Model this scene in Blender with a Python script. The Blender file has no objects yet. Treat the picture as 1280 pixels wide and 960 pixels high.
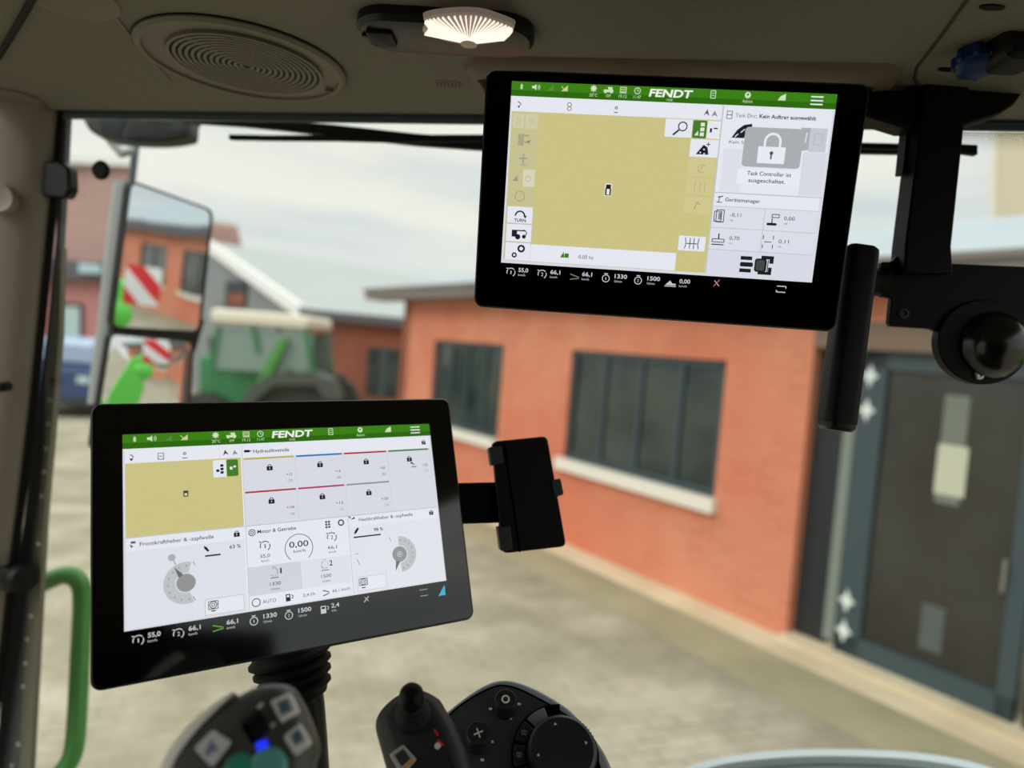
import bpy, bmesh, math, random
from mathutils import Vector, Matrix
random.seed(7)
V = Vector
sc = bpy.context.scene
COL = sc.collection
PI = math.pi

# ------------------------------------------------------------------ camera
FPX = 870.0
TH = math.atan(.08)            # phone held with a slight roll
PH = math.atan(43/870)         # and pitched down a little
CAM = V((0, 0, 2.5))
FWD = V((0, math.cos(PH), -math.sin(PH)))
UP0 = V((0, math.sin(PH), math.cos(PH)))
RGT = V((1, 0, 0))*math.cos(TH) + UP0*math.sin(TH)
UPV = V((-1, 0, 0))*math.sin(TH) + UP0*math.cos(TH)

def ray(x, y): return FWD + RGT*((x-640)/FPX) - UPV*((y-480)/FPX)
def at(x, y, d): return CAM + ray(x, y)*d          # point seen at x, y at a distance d in metres
def onz(x, y, z=0.0):
    r = ray(x, y); return CAM + r*((z-2.5)/r.z)
def cf(a, b, c): return CAM + RGT*a + UPV*b - FWD*c
def onplane(x, y, p, n):
    r = ray(x, y); return CAM + r*((p-CAM).dot(n)/r.dot(n))

class Fr:
    """local frame: o + x*X + y*Y + z*Z"""
    def __init__(s, o, X, Y, Z=None):
        s.o = V(o); s.X = V(X).normalized()
        Y = V(Y); s.Y = (Y - s.X*Y.dot(s.X)).normalized()
        s.Z = V(Z).normalized() if Z is not None else s.X.cross(s.Y)
    def p(s, x, y, z=0.0): return s.o + s.X*x + s.Y*y + s.Z*z
    def hit(s, px, py, z=0.0):
        n = s.Z; P = onplane(px, py, s.o + s.Z*z, n) - s.o
        return (P.dot(s.X), P.dot(s.Y))
    def mat(s):
        m = Matrix.Identity(4)
        for i, a in enumerate((s.X, s.Y, s.Z)):
            for j in range(3): m[j][i] = a[j]
        m.translation = s.o
        return m
    def sub(s, x, y, z=0.0): return Fr(s.p(x, y, z), s.X, s.Y, s.Z)
WORLD = Fr((0, 0, 0), (1, 0, 0), (0, 1, 0))
def facing(p, n, up=(0, 0, 1)):
    """frame at p whose Z is the outward normal n and X runs to the viewer's right"""
    n = V(n).normalized(); x = V(up).cross(n).normalized(); y = n.cross(x)
    return Fr(p, x, y, n)

# ------------------------------------------------------------------ materials
def lin(c):
    f = lambda v: v/12.92 if v <= .04045 else ((v+.055)/1.055)**2.4
    return tuple(f(v/255) for v in c) + (1,)
MC = {}
def pr(name, col, rough=.5, metal=0, spec=.5, bump=None, var=None, emit=None, es=1, coat=0, linear=False):
    """principled material; bump=(scale,strength,dist); var=(scale,colour2,amount) for colour variation"""
    m = bpy.data.materials.new(name); m.use_nodes = True
    nt = m.node_tree; b = nt.nodes['Principled BSDF']
    c = col if linear else lin(col)
    b.inputs['Base Color'].default_value = c
    b.inputs['Roughness'].default_value = rough; b.inputs['Metallic'].default_value = metal
    b.inputs['Specular IOR Level'].default_value = spec
    b.inputs['Coat Weight'].default_value = coat
    if emit is not None:
        b.inputs['Emission Color'].default_value = lin(emit); b.inputs['Emission Strength'].default_value = es
    tc = nt.nodes.new('ShaderNodeTexCoord')
    if bump:
        n = nt.nodes.new('ShaderNodeTexNoise'); n.inputs['Scale'].default_value = bump[0]; n.inputs['Detail'].default_value = 3
        nt.links.new(tc.outputs['Object'], n.inputs['Vector'])
        bp = nt.nodes.new('ShaderNodeBump'); bp.inputs['Strength'].default_value = bump[1]; bp.inputs['Distance'].default_value = bump[2]
        nt.links.new(n.outputs['Fac'], bp.inputs['Height']); nt.links.new(bp.outputs['Normal'], b.inputs['Normal'])
    if var:
        n = nt.nodes.new('ShaderNodeTexNoise'); n.inputs['Scale'].default_value = var[0]; n.inputs['Detail'].default_value = 5
        nt.links.new(tc.outputs['Object'], n.inputs['Vector'])
        mx = nt.nodes.new('ShaderNodeMix'); mx.data_type = 'RGBA'
        mx.inputs['A'].default_value = c; mx.inputs['B'].default_value = lin(var[1])
        r = nt.nodes.new('ShaderNodeMapRange'); r.inputs['From Min'].default_value = .35; r.inputs['From Max'].default_value = .65
        r.inputs['To Max'].default_value = var[2]
        nt.links.new(n.outputs['Fac'], r.inputs['Value']); nt.links.new(r.outputs['Result'], mx.inputs['Factor'])
        nt.links.new(mx.outputs['Result'], b.inputs['Base Color'])
    MC[name] = m
    return m

def brickmat(name, c1, c2, mortar, axes='XZ', bw=.25, rh=.075, ms=.01, patch=None, scale=1):
    m = bpy.data.materials.new(name); m.use_nodes = True
    nt = m.node_tree; b = nt.nodes['Principled BSDF']; b.inputs['Roughness'].default_value = .9
    b.inputs['Specular IOR Level'].default_value = .2
    tc = nt.nodes.new('ShaderNodeTexCoord'); sp = nt.nodes.new('ShaderNodeSeparateXYZ'); cb = nt.nodes.new('ShaderNodeCombineXYZ')
    nt.links.new(tc.outputs['Object'], sp.inputs[0])
    if axes == 'XZ':
        ad = nt.nodes.new('ShaderNodeMath'); ad.operation = 'ADD'
        nt.links.new(sp.outputs['X'], ad.inputs[0]); nt.links.new(sp.outputs['Y'], ad.inputs[1])
        nt.links.new(ad.outputs[0], cb.inputs['X'])
    else:
        nt.links.new(sp.outputs['X'], cb.inputs['X'])
    nt.links.new(sp.outputs[axes[1]], cb.inputs['Y'])
    br = nt.nodes.new('ShaderNodeTexBrick'); nt.links.new(cb.outputs[0], br.inputs['Vector'])
    br.inputs['Color1'].default_value = lin(c1); br.inputs['Color2'].default_value = lin(c2); br.inputs['Mortar'].default_value = lin(mortar)
    br.inputs['Scale'].default_value = 1; br.inputs['Brick Width'].default_value = bw; br.inputs['Row Height'].default_value = rh
    br.inputs['Mortar Size'].default_value = ms; br.inputs['Mortar Smooth'].default_value = .3
    out = br.outputs['Color']
    if patch:
        for (sc_, col_, amt) in patch:
            n = nt.nodes.new('ShaderNodeTexNoise'); n.inputs['Scale'].default_value = sc_; n.inputs['Detail'].default_value = 4
            nt.links.new(tc.outputs['Object'], n.inputs['Vector'])
            r = nt.nodes.new('ShaderNodeMapRange'); r.inputs['From Min'].default_value = .42; r.inputs['From Max'].default_value = .65; r.inputs['To Max'].default_value = amt
            mx = nt.nodes.new('ShaderNodeMix'); mx.data_type = 'RGBA'; mx.inputs['B'].default_value = lin(col_)
            nt.links.new(n.outputs['Fac'], r.inputs['Value']); nt.links.new(r.outputs['Result'], mx.inputs['Factor'])
            nt.links.new(out, mx.inputs['A']); out = mx.outputs['Result']
    nt.links.new(out, b.inputs['Base Color'])
    bp = nt.nodes.new('ShaderNodeBump'); bp.inputs['Strength'].default_value = .4; bp.inputs['Distance'].default_value = .01; bp.invert = True
    nt.links.new(br.outputs['Fac'], bp.inputs['Height']); nt.links.new(bp.outputs['Normal'], b.inputs['Normal'])
    MC[name] = m
    return m

def glassmat(name, tint=(1, 1, 1), refl=1.0):
    m = bpy.data.materials.new(name); m.use_nodes = True; nt = m.node_tree
    for n in list(nt.nodes): nt.nodes.remove(n)
    o = nt.nodes.new('ShaderNodeOutputMaterial'); t = nt.nodes.new('ShaderNodeBsdfTransparent'); g = nt.nodes.new('ShaderNodeBsdfGlossy')
    t.inputs['Color'].default_value = tint + (1,); g.inputs['Roughness'].default_value = .0
    f0 = nt.nodes.new('ShaderNodeLayerWeight'); f0.inputs['Blend'].default_value = .5
    f1 = nt.nodes.new('ShaderNodeMath'); f1.operation = 'POWER'; f1.inputs[1].default_value = 5; nt.links.new(f0.outputs['Facing'], f1.inputs[0])
    f = nt.nodes.new('ShaderNodeMath'); f.operation = 'MULTIPLY_ADD'; f.inputs[1].default_value = .95; f.inputs[2].default_value = .04; nt.links.new(f1.outputs[0], f.inputs[0])
    k = nt.nodes.new('ShaderNodeMath'); k.operation = 'MULTIPLY'; k.inputs[1].default_value = refl
    mx = nt.nodes.new('ShaderNodeMixShader')
    nt.links.new(f.outputs[0], k.inputs[0]); nt.links.new(k.outputs[0], mx.inputs[0])
    nt.links.new(t.outputs[0], mx.inputs[1]); nt.links.new(g.outputs[0], mx.inputs[2]); nt.links.new(mx.outputs[0], o.inputs[0])
    MC[name] = m
    return m

def screenmat(col):
    """a lit pixel colour of a display under its glass"""
    k = 'lit_%d_%d_%d' % col
    if k not in MC:
        pr(k, (0, 0, 0), rough=.18, spec=.35, emit=col, es=.93)
    return MC[k]

liner = pr('headliner', (124, 120, 108), .95, spec=.1, bump=(420, .5, .002), var=(300, (108, 104, 94), .6))
liner2 = pr('beige_plastic', (112, 105, 92), .55, spec=.3, bump=(900, .15, .0005))
liner3 = pr('brown_trim', (104, 88, 76), .5, spec=.3)
pillarm = pr('pillar_plastic', (148, 138, 124), .42, spec=.45, bump=(900, .12, .0005))
blk = pr('black_plastic', (9, 9, 10), .5, spec=.22, bump=(700, .2, .0004))
blks = pr('black_satin', (10, 10, 11), .35, spec=.35)
blkm = pr('black_steel', (3, 3, 3), .5, spec=.15)
bezel = pr('black_glass', (1, 1, 1), .07, spec=.12)
bezel2 = pr('black_glass_glossy', (1, 1, 1), .07, spec=.8)
rubber = pr('rubber', (9, 9, 9), .7, spec=.2)
dgrey = pr('dark_grey_plastic', (52, 54, 56), .55, spec=.35, bump=(900, .3, .0004))
mgrey = pr('mid_grey_plastic', (122, 130, 136), .42, spec=.5, bump=(900, .2, .0004))
lgrey = pr('edge_highlight_grey', (236, 232, 222), .45, spec=.5)
white = pr('white_paint', (225, 225, 222), .5)
btnw = pr('white_button', (243, 244, 244), .35)
btnb = pr('blue_icon', (92, 124, 152), .4)
red = pr('red_marking', (215, 40, 70), .5)
redw = pr('red_reflective', (215, 30, 30), .4)
orange = pr('orange_marking', (225, 150, 50), .5)
teal = pr('teal_button', (60, 165, 140), .4)
bled = pr('blue_lamp', (20, 20, 160), .3, emit=(30, 50, 255), es=1.0)
chrome = pr('zinc', (180, 180, 180), .3, metal=1)
green = pr('green_paint', (66, 140, 58), .35, spec=.5)
greenb = pr('bright_green_paint', (90, 195, 70), .4, spec=.5)
greend = pr('dark_green_paint', (44, 122, 74), .45)
fendgrey = pr('pale_grey_panel', (196, 208, 212), .45, spec=.5)
fenddark = pr('pale_grey_groove', (125, 136, 140), .5)
glass = glassmat('clear_glass', (.97, .985, .98), .55)
glassd = pr('dark_window_glass', (38, 48, 48), .12, spec=.5, var=(1.3, (76, 82, 78), .7))
frame = pr('teal_grey_frame', (56, 72, 77), .5)
framed = pr('dark_frame', (30, 36, 40), .5)
stripm = pr('grey_green_strip', (120, 130, 122), .5)
sill = pr('white_sill', (222, 216, 204), .7)
brick = brickmat('orange_brick', (208, 130, 100), (196, 116, 88), (204, 150, 126), patch=[(1.1, (214, 146, 116), .7), (.5, (198, 106, 80), .6)])
brickd = brickmat('dark_red_brick', (150, 82, 62), (132, 72, 56), (140, 95, 76), patch=[(1.0, (120, 72, 58), .6)])
brickp = brickmat('hazy_pink_brick', (186, 150, 142), (176, 140, 132), (180, 152, 144), patch=[(.4, (170, 142, 134), .6)])  # haze over the far left house mixed into the brick colours
roofm = pr('grey_metal_roof', (158, 164, 162), .6, var=(.4, (150, 157, 155), .6))
roofz = pr('zinc_roof', (145, 158, 166), .5, var=(.6, (158, 168, 174), .6))
gutter = pr('brown_grey_gutter', (112, 104, 98), .6)
cladding = pr('grey_cladding', (128, 134, 136), .7, var=(2.0, (110, 116, 118), .6))
darkroof = pr('slate_roof', (84, 84, 92), .8)
beigew = pr('beige_render', (206, 196, 172), .8)
lintel = pr('brown_lintel', (122, 104, 90), .8)
paving = brickmat('paving', (166, 158, 140), (155, 148, 130), (140, 133, 116), axes='XY', bw=.24, rh=.12, ms=.012,
                  patch=[(.35, (132, 127, 100), .7), (2.2, (180, 172, 154), .7), (.9, (130, 124, 104), .7)])
kerbm = pr('kerb_stone', (214, 200, 170), .85, var=(1.5, (190, 172, 140), .8))
bluecar = pr('dark_blue_paint', (42, 62, 105), .3)
bluelt = pr('pale_blue_glass', (150, 168, 195), .2)
tyre = pr('tyre_rubber', (44, 46, 44), .85)
creamr = pr('cream_roof', (214, 208, 190), .6)
olive = pr('olive_grey_metal', (120, 118, 98), .6, var=(9, (105, 104, 90), .6))
greyfr = pr('blue_grey_metal', (88, 92, 100), .5)
palegap = pr('pale_dot', (205, 205, 190), .6)
mirrorm = pr('mirror_silver', (235, 238, 240), .0, metal=1)
bluecap = pr('blue_knob', (16, 44, 96), .4, spec=.3)
paperm = pr('pale_paper', (190, 192, 168), .8)
sticker = pr('white_sticker', (215, 222, 220), .6)
windowlt = pr('pale_window', (170, 195, 200), .25)

# ------------------------------------------------------------------ mesh builder
class MB:
    def __init__(s): s.v = []; s.f = []; s.m = []
    def add(s, vs, fs, m=0):
        o = len(s.v); s.v += [V(a) for a in vs]
        for f in fs: s.f.append([o+i for i in f]); s.m.append(m)
        return s
    def box(s, F, x0, x1, y0, y1, z0, z1, m=0):
        vs = [F.p(x, y, z) for z in (z0, z1) for y in (y0, y1) for x in (x0, x1)]
        return s.add(vs, [(0, 2, 3, 1), (4, 5, 7, 6), (0, 1, 5, 4), (2, 6, 7, 3), (0, 4, 6, 2), (1, 3, 7, 5)], m)
    def prism(s, F, pts, z0, z1, m=0):
        n = len(pts); vs = [F.p(x, y, z0) for x, y in pts] + [F.p(x, y, z1) for x, y in pts]
        return s.add(vs, [tuple(range(n))[::-1], tuple(range(n, 2*n))] + [(i, (i+1) % n, n+(i+1) % n, n+i) for i in range(n)], m)
    def flat(s, F, pts, z=0, m=0):
        return s.add([F.p(x, y, z) for x, y in pts], [tuple(range(len(pts)))], m)
    def ring(s, F, outer, inner, z0, z1, m=0):
        n = len(outer)
        vs = [F.p(x, y, z) for L_, z in ((outer, z0), (outer, z1), (inner, z1), (inner, z0)) for x, y in L_]
        fs = []
        for k in range(4):
            a, b = k*n, ((k+1) % 4)*n
            fs += [(a+i, a+(i+1) % n, b+(i+1) % n, b+i) for i in range(n)]
        return s.add(vs, fs, m)
    def pillow(s, F, pts, prof, m=0, bottom=True):
        """stack of inset loops; prof = [(inset, z), ...]"""
        loops = [[F.p(x, y, z) for x, y in inset(pts, d)] for d, z in prof]
        n = len(pts); vs = [p for L_ in loops for p in L_]; fs = []
        for k in range(len(loops)-1):
            fs += [(k*n+i, k*n+(i+1) % n, (k+1)*n+(i+1) % n, (k+1)*n+i) for i in range(n)]
        fs.append(tuple(range((len(loops)-1)*n, len(loops)*n)))
        if bottom: fs.append(tuple(range(n))[::-1])
        return s.add(vs, fs, m)
    def lathe(s, F, prof, n=32, m=0):
        vs = []; fs = []
        for r, z in prof:
            for i in range(n):
                a = 2*PI*i/n; vs.append(F.p(r*math.cos(a), r*math.sin(a), z))
        for k in range(len(prof)-1):
            fs += [(k*n+i, k*n+(i+1) % n, (k+1)*n+(i+1) % n, (k+1)*n+i) for i in range(n)]
        fs.append(tuple(range(n))[::-1]); fs.append(tuple(range((len(prof)-1)*n, len(prof)*n)))
        return s.add(vs, fs, m)
    def tube(s, pts, r, n=14, m=0):
        pts = [V(p) for p in pts]; rs = r if isinstance(r, (list, tuple)) else [r]*len(pts)
        vs = []; fs = []; ref = None
        for k, p in enumerate(pts):
            t = (pts[min(k+1, len(pts)-1)] - pts[max(k-1, 0)]).normalized()
            if ref is None: ref = t.orthogonal().normalized()
            ref = (ref - t*ref.dot(t)).normalized(); b = t.cross(ref)
            for i in range(n):
                a = 2*PI*i/n; vs.append(p + (ref*math.cos(a) + b*math.sin(a))*rs[k])
        for k in range(len(pts)-1):
            fs += [(k*n+i, k*n+(i+1) % n, (k+1)*n+(i+1) % n, (k+1)*n+i) for i in range(n)]
        fs.append(tuple(range(n))[::-1]); fs.append(tuple(range((len(pts)-1)*n, len(pts)*n)))
        return s.add(vs, fs, m)

def inset(pts, d):
    if d == 0: return list(pts)
    n = len(pts); A = sum(pts[i][0]*pts[(i+1) % n][1] - pts[(i+1) % n][0]*pts[i][1] for i in range(n))
    sg = 1 if A > 0 else -1; out = []
    for i in range(n):
        a = V(pts[i-1]); b = V(pts[i]); c = V(pts[(i+1) % n])
        e1 = (b-a); e2 = (c-b)
        if e1.length < 1e-9 or e2.length < 1e-9: out.append(tuple(b)); continue
        e1.normalize(); e2.normalize()
        n1 = V((-e1.y, e1.x))*sg; n2 = V((-e2.y, e2.x))*sg; nn = n1+n2
        if nn.length < 1e-6: nn = n1
        nn.normalize(); k = max(.5, nn.dot(n1)); q = b + nn*(d/k)
        out.append((q.x, q.y))
    return out
def rrect(x0, y0, x1, y1, r, n=5):
    out = []
    for cx, cy, a0 in ((x1-r, y1-r, 0), (x0+r, y1-r, 90), (x0+r, y0+r, 180), (x1-r, y0+r, 270)):
        for k in range(n+1):
            a = math.radians(a0+90*k/n); out.append((cx+r*math.cos(a), cy+r*math.sin(a)))
    return out
def circ(cx, cy, r, n=28, ry=None):
    ry = r if ry is None else ry
    return [(cx+r*math.cos(2*PI*i/n), cy+ry*math.sin(2*PI*i/n)) for i in range(n)]
def smooth(pts, k=6, closed=True):
    pts = [V(p) for p in pts]; n = len(pts); out = []
    rng = range(n) if closed else range(n-1)
    for i in rng:
        if closed: p0, p1, p2, p3 = pts[i-1], pts[i], pts[(i+1) % n], pts[(i+2) % n]
        else: p0, p1, p2, p3 = pts[max(i-1, 0)], pts[i], pts[i+1], pts[min(i+2, n-1)]
        for j in range(k):
            t = j/k
            out.append(((p1*2) + (p2-p0)*t + (p0*2-p1*5+p2*4-p3)*t*t + (p1*3-p0-p2*3+p3)*t**3)*.5)
    if not closed: out.append(pts[-1])
    return [tuple(p) for p in out]
def rquad(c, r, n=5):
    """four corners -> rounded outline"""
    out = []; m = len(c)
    for i in range(m):
        a, b, d = V(c[i-1]), V(c[i]), V(c[(i+1) % m])
        u = (a-b).normalized(); w = (d-b).normalized()
        p0 = b+u*r; p2 = b+w*r
        for k in range(n+1):
            t = k/n; q = p0*(1-t)**2 + b*2*t*(1-t) + p2*t*t; out.append(tuple(q))
    return out

def empty(name, o, F=None):
    e = bpy.data.objects.new(name, None); COL.objects.link(e); e.empty_display_size = .05
    m = F.mat() if F else Matrix.Identity(4)
    m.translation = V(o); e.matrix_world = m; e['_m'] = 0
    MW[e.name] = m.copy(); del e['_m']
    return e
MW = {}
def obj(name, mb, mats, parent=None, F=None, o=None, bevel=0, seg=2, sm=35):
    """links mb (world coordinates) as one mesh object under parent, or top-level with its origin at o"""
    if parent is not None: M = MW[parent.name]
    else:
        if o is None:
            c = sum(mb.v, V((0, 0, 0)))/len(mb.v); o = V((c.x, c.y, min(a.z for a in mb.v)))
        M = F.mat() if F else Matrix.Identity(4); M.translation = V(o)
    Mi = M.inverted(); me = bpy.data.meshes.new(name)
    me.from_pydata([Mi @ a for a in mb.v], [], mb.f)
    mats = mats if isinstance(mats, (list, tuple)) else [mats]
    for m in mats: me.materials.append(m)
    for i, p in enumerate(me.polygons): p.material_index = mb.m[i]; p.use_smooth = True
    bm = bmesh.new(); bm.from_mesh(me); bmesh.ops.recalc_face_normals(bm, faces=bm.faces); bm.to_mesh(me); bm.free()
    me.set_sharp_from_angle(angle=math.radians(sm))
    ob = bpy.data.objects.new(name, me); COL.objects.link(ob)
    if parent is not None: ob.parent = parent; MW[ob.name] = M.copy()
    else: ob.matrix_world = M; MW[ob.name] = M.copy()
    if bevel:
        b = ob.modifiers.new('bevel', 'BEVEL'); b.width = bevel; b.segments = seg; b.limit_method = 'ANGLE'; b.angle_limit = math.radians(40)
    return ob
def sub(name, mb, mats, parent, **k):
    """sub-part: parent is a mesh part whose local frame equals its own parent's"""
    return obj(name, mb, mats, parent, **k)
def tag(o, label, cat, group=None):
    o['label'] = label; o['category'] = cat
    if group: o['group'] = group
    return o
def struct(name, mb, mats, **k):
    o = obj(name, mb, mats, **k); o['kind'] = 'structure'; return o

# ------------------------------------------------------------------ lettering
TXT = {}
def glyphs(s, bold):
    k = (s, bold)
    if k not in TXT:
        c = bpy.data.curves.new('t', 'FONT'); c.body = s; c.size = 1; c.offset = bold; c.resolution_u = 3
        o = bpy.data.objects.new('t', c); COL.objects.link(o)
        dg = bpy.context.evaluated_depsgraph_get(); dg.update()
        me = bpy.data.meshes.new_from_object(o.evaluated_get(dg))
        vs = [(v.co.x, v.co.y) for v in me.vertices]; fs = [tuple(p.vertices) for p in me.polygons]
        bpy.data.objects.remove(o); bpy.data.curves.remove(c); bpy.data.meshes.remove(me)
        x0 = min(v[0] for v in vs); x1 = max(v[0] for v in vs); y1 = max(v[1] for v in vs)
        TXT[k] = (vs, fs, x0, x1, y1)
    return TXT[k]
def write(mb, F, s, x0, x1, ybase, cap, m=0, z=0.0, ydown=True, bold=0.0, shear=0.0):
    """letters of s between x0 and x1, capital height cap, standing on ybase"""
    if not s: return
    vs, fs, a, b, t = glyphs(s, bold); sx = (x1-x0)/(b-a); sy = cap/.72
    q = []
    for x, y in vs:
        X = x0+(x-a)*sx+shear*y*sy; Y = ybase-y*sy if ydown else ybase+y*sy
        q.append(F.p(X, Y, z))
    mb.add(q, fs, m)

# ------------------------------------------------------------------ screen pages (drawn in a 1280 x 800 grid)
W_ = (236, 238, 248); PAN = (222, 224, 234); GR = (62, 132, 24); GRD = (48, 108, 18); YE = (209, 201, 138); K = (32, 34, 38); LG = (188, 190, 196)
MG = (140, 143, 148); DG = (80, 84, 90)
class UI:
    def __init__(s, F, mm):
        s.F = Fr(F.o, F.X, F.Y, F.Z); s.k = mm; s.mb = MB(); s.cols = []; s.l = 1
    def ci(s, c):
        if c not in s.cols: s.cols.append(c)
        return s.cols.index(c)
    def z(s, l): return -.00012 - .00005*l
    def poly(s, pts, c, l=2): s.mb.flat(s.F, [(x*s.k, y*s.k) for x, y in pts], s.z(l), s.ci(c))
    def rect(s, x0, y0, x1, y1, c, l=2): s.poly([(x0, y0), (x1, y0), (x1, y1), (x0, y1)], c, l)
    def rr(s, x0, y0, x1, y1, r, c, l=2): s.poly(rrect(x0, y0, x1, y1, r, 3), c, l)
    def disc(s, x, y, r, c, l=3): s.poly(circ(x, y, r, 24), c, l)
    def arc(s, x, y, r, w, a0, a1, c, l=3, n=20):
        for i in range(n):
            a = math.radians(a0+(a1-a0)*i/n); b = math.radians(a0+(a1-a0)*(i+1)/n)
            s.poly([(x+(r-w)*math.cos(a), y-(r-w)*math.sin(a)), (x+r*math.cos(a), y-r*math.sin(a)),
                    (x+r*math.cos(b), y-r*math.sin(b)), (x+(r-w)*math.cos(b), y-(r-w)*math.sin(b))], c, l)
    def line(s, x0, y0, x1, y1, w, c, l=3):
        d = V((x1-x0, y1-y0)); n = V((-d.y, d.x)).normalized()*(w/2)
        s.poly([(x0+n.x, y0+n.y), (x1+n.x, y1+n.y), (x1-n.x, y1-n.y), (x0-n.x, y0-n.y)], c, l)
    def box(s, x0, y0, x1, y1, w, c, l=3):
        s.line(x0, y0, x1, y0, w, c, l); s.line(x1, y0, x1, y1, w, c, l); s.line(x1, y1, x0, y1, w, c, l); s.line(x0, y1, x0, y0, w, c, l)
    def t(s, txt, x0, x1, yb, cap, c=K, l=5, bold=0, shear=0):
        write(s.mb, s.F, txt, x0*s.k, x1*s.k, yb*s.k, cap*s.k, s.ci(c), s.z(l), True, bold, shear*s.k*0+shear)
    def lock(s, x, y, w=22, c=K, bg=W_):
        h = w*.95
        s.rect(x-w/2, y, x+w/2, y+h*.75, c, 4); s.arc(x, y, w*.36, w*.13, 0, 180, c, 4, 10); s.rect(x-1.5, y+h*.2, x+1.5, y+h*.5, bg, 5)
    def gauge(s, x, y, r, n, c, l=4):
        for a in (-60, 40, 140): s.arc(x, y, r, r*.18, a, a+(84 if a < 100 else 60), c, l, 8)
        s.t(n, x-r*(.1 if n == '1' else .25), x+r*(.1 if n == '1' else .25), y+r*.4, r*.8, c, l)
        s.line(x-r*1.1, y-r*.9, x-r*.6, y-r*.75, r*.18, c, l)
    def engine(s, x, y, r, n, c, l=4):
        s.arc(x, y+r*.1, r*.85, r*.17, 0, 360, c, l, 16); s.rect(x-r*.4, y-r*1.05, x+r*.4, y-r*.85, c, l); s.t(n, x-r*(.08 if n == '1' else .2), x+r*(.08 if n == '1' else .2), y+r*.4, r*.6, c, l)
    def header(s):
        s.rect(0, 0, 1280, 57, GR, 1); s.rect(0, 34, 1280, 57, GRD, 2)
        g = (210, 232, 190)
        s.line(40, 10, 40, 30, 3, g); s.line(40, 10, 46, 16, 3, g); s.line(46, 16, 36, 26, 3, g); s.line(36, 15, 46, 25, 3, g); s.line(46, 25, 40, 30, 3, g)
        s.poly([(84, 15), (93, 15), (102, 8), (102, 32), (93, 25), (84, 25)], g, 3); s.arc(103, 20, 8, 2.5, -55, 55, g, 3, 6); s.arc(103, 20, 14, 2.5, -50, 50, g, 3, 6)
        s.poly([(145, 31), (172, 31), (172, 10)], (92, 140, 70), 3)
        s.poly([(203, 31), (229, 31), (229, 8)], (200, 215, 150), 3); s.line(203, 12, 214, 24, 3, (240, 200, 120), 4)
        s.disc(333, 16, 10, g); [s.line(333-14*math.cos(a), 16-14*math.sin(a), 333+14*math.cos(a), 16+14*math.sin(a), 3, g) for a in (0, .79, 1.57, 2.36)]
        s.t('20°C', 318, 350, 47, 12, g)
        s.rect(374, 18, 412, 28, g); s.poly([(388, 8), (408, 8), (408, 20), (394, 20)], g, 3); s.disc(381, 27, 5, g); s.disc(405, 27, 5, g); s.t('OFF', 384, 404, 47, 11, g)
        s.rect(438, 5, 465, 30, (180, 210, 150)); s.line(442, 12, 461, 12, 3, GRD, 4); s.line(442, 20, 461, 20, 3, GRD, 4); s.t('19.12', 435, 467, 47, 12, g)
        s.arc(508, 18, 13, 3, 0, 360, g); s.line(508, 18, 508, 10, 2.5, g); s.line(508, 18, 514, 20, 2.5, g); s.t('11:47', 494, 524, 47, 12, g)
        s.t('FENDT', 554, 722, 37, 29, (245, 248, 240), 5, .032, .18); s.t('ONE', 625, 650, 52, 9, g, 5)
        s.box(797, 6, 815, 34, 3, g); s.line(801, 15, 811, 15, 2.5, g); s.line(801, 24, 811, 24, 2.5, g)
        s.disc(940, 17, 12, g); s.disc(940, 15, 4, GRD, 4); s.t('Admin', 921, 960, 46, 12, g)
        s.poly([(1056, 32), (1066, 16), (1078, 10), (1086, 6), (1086, 32)], g, 3)
        for y in (13, 27, 41): s.line(1182, y, 1229, y, 5, (240, 245, 235))
    def footer(s, hl):
        c = (205, 208, 210); g = (120, 175, 60)
        s.gauge(45, 767, 19, '1', c); s.t('55,0', 76, 118, 763, 17, c, 4, .02); s.t('km/h', 76, 106, 780, 9, c)
        s.gauge(178, 767, 19, '2', c); s.t('66,1', 212, 254, 763, 17, c, 4, .02); s.t('km/h', 212, 242, 780, 9, c)
        s.line(296, 758, 334, 770, 4, hl); s.line(296, 780, 334, 774, 4, hl); s.t('66,1', 346, 388, 763, 17, c, 4, .02); s.t('km/h', 346, 376, 780, 9, c)
        s.engine(446, 765, 19, '1', c); s.t('1330', 482, 534, 763, 17, c, 4, .02); s.t('U/min', 482, 514, 780, 9, c)
        s.engine(580, 765, 19, '2', c); s.t('1500', 618, 670, 763, 17, c, 4, .02); s.t('U/min', 618, 650, 780, 9, c)
    def build(s, parent):
        return obj('display', s.mb, [screenmat(c) for c in s.cols], parent)

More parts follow.
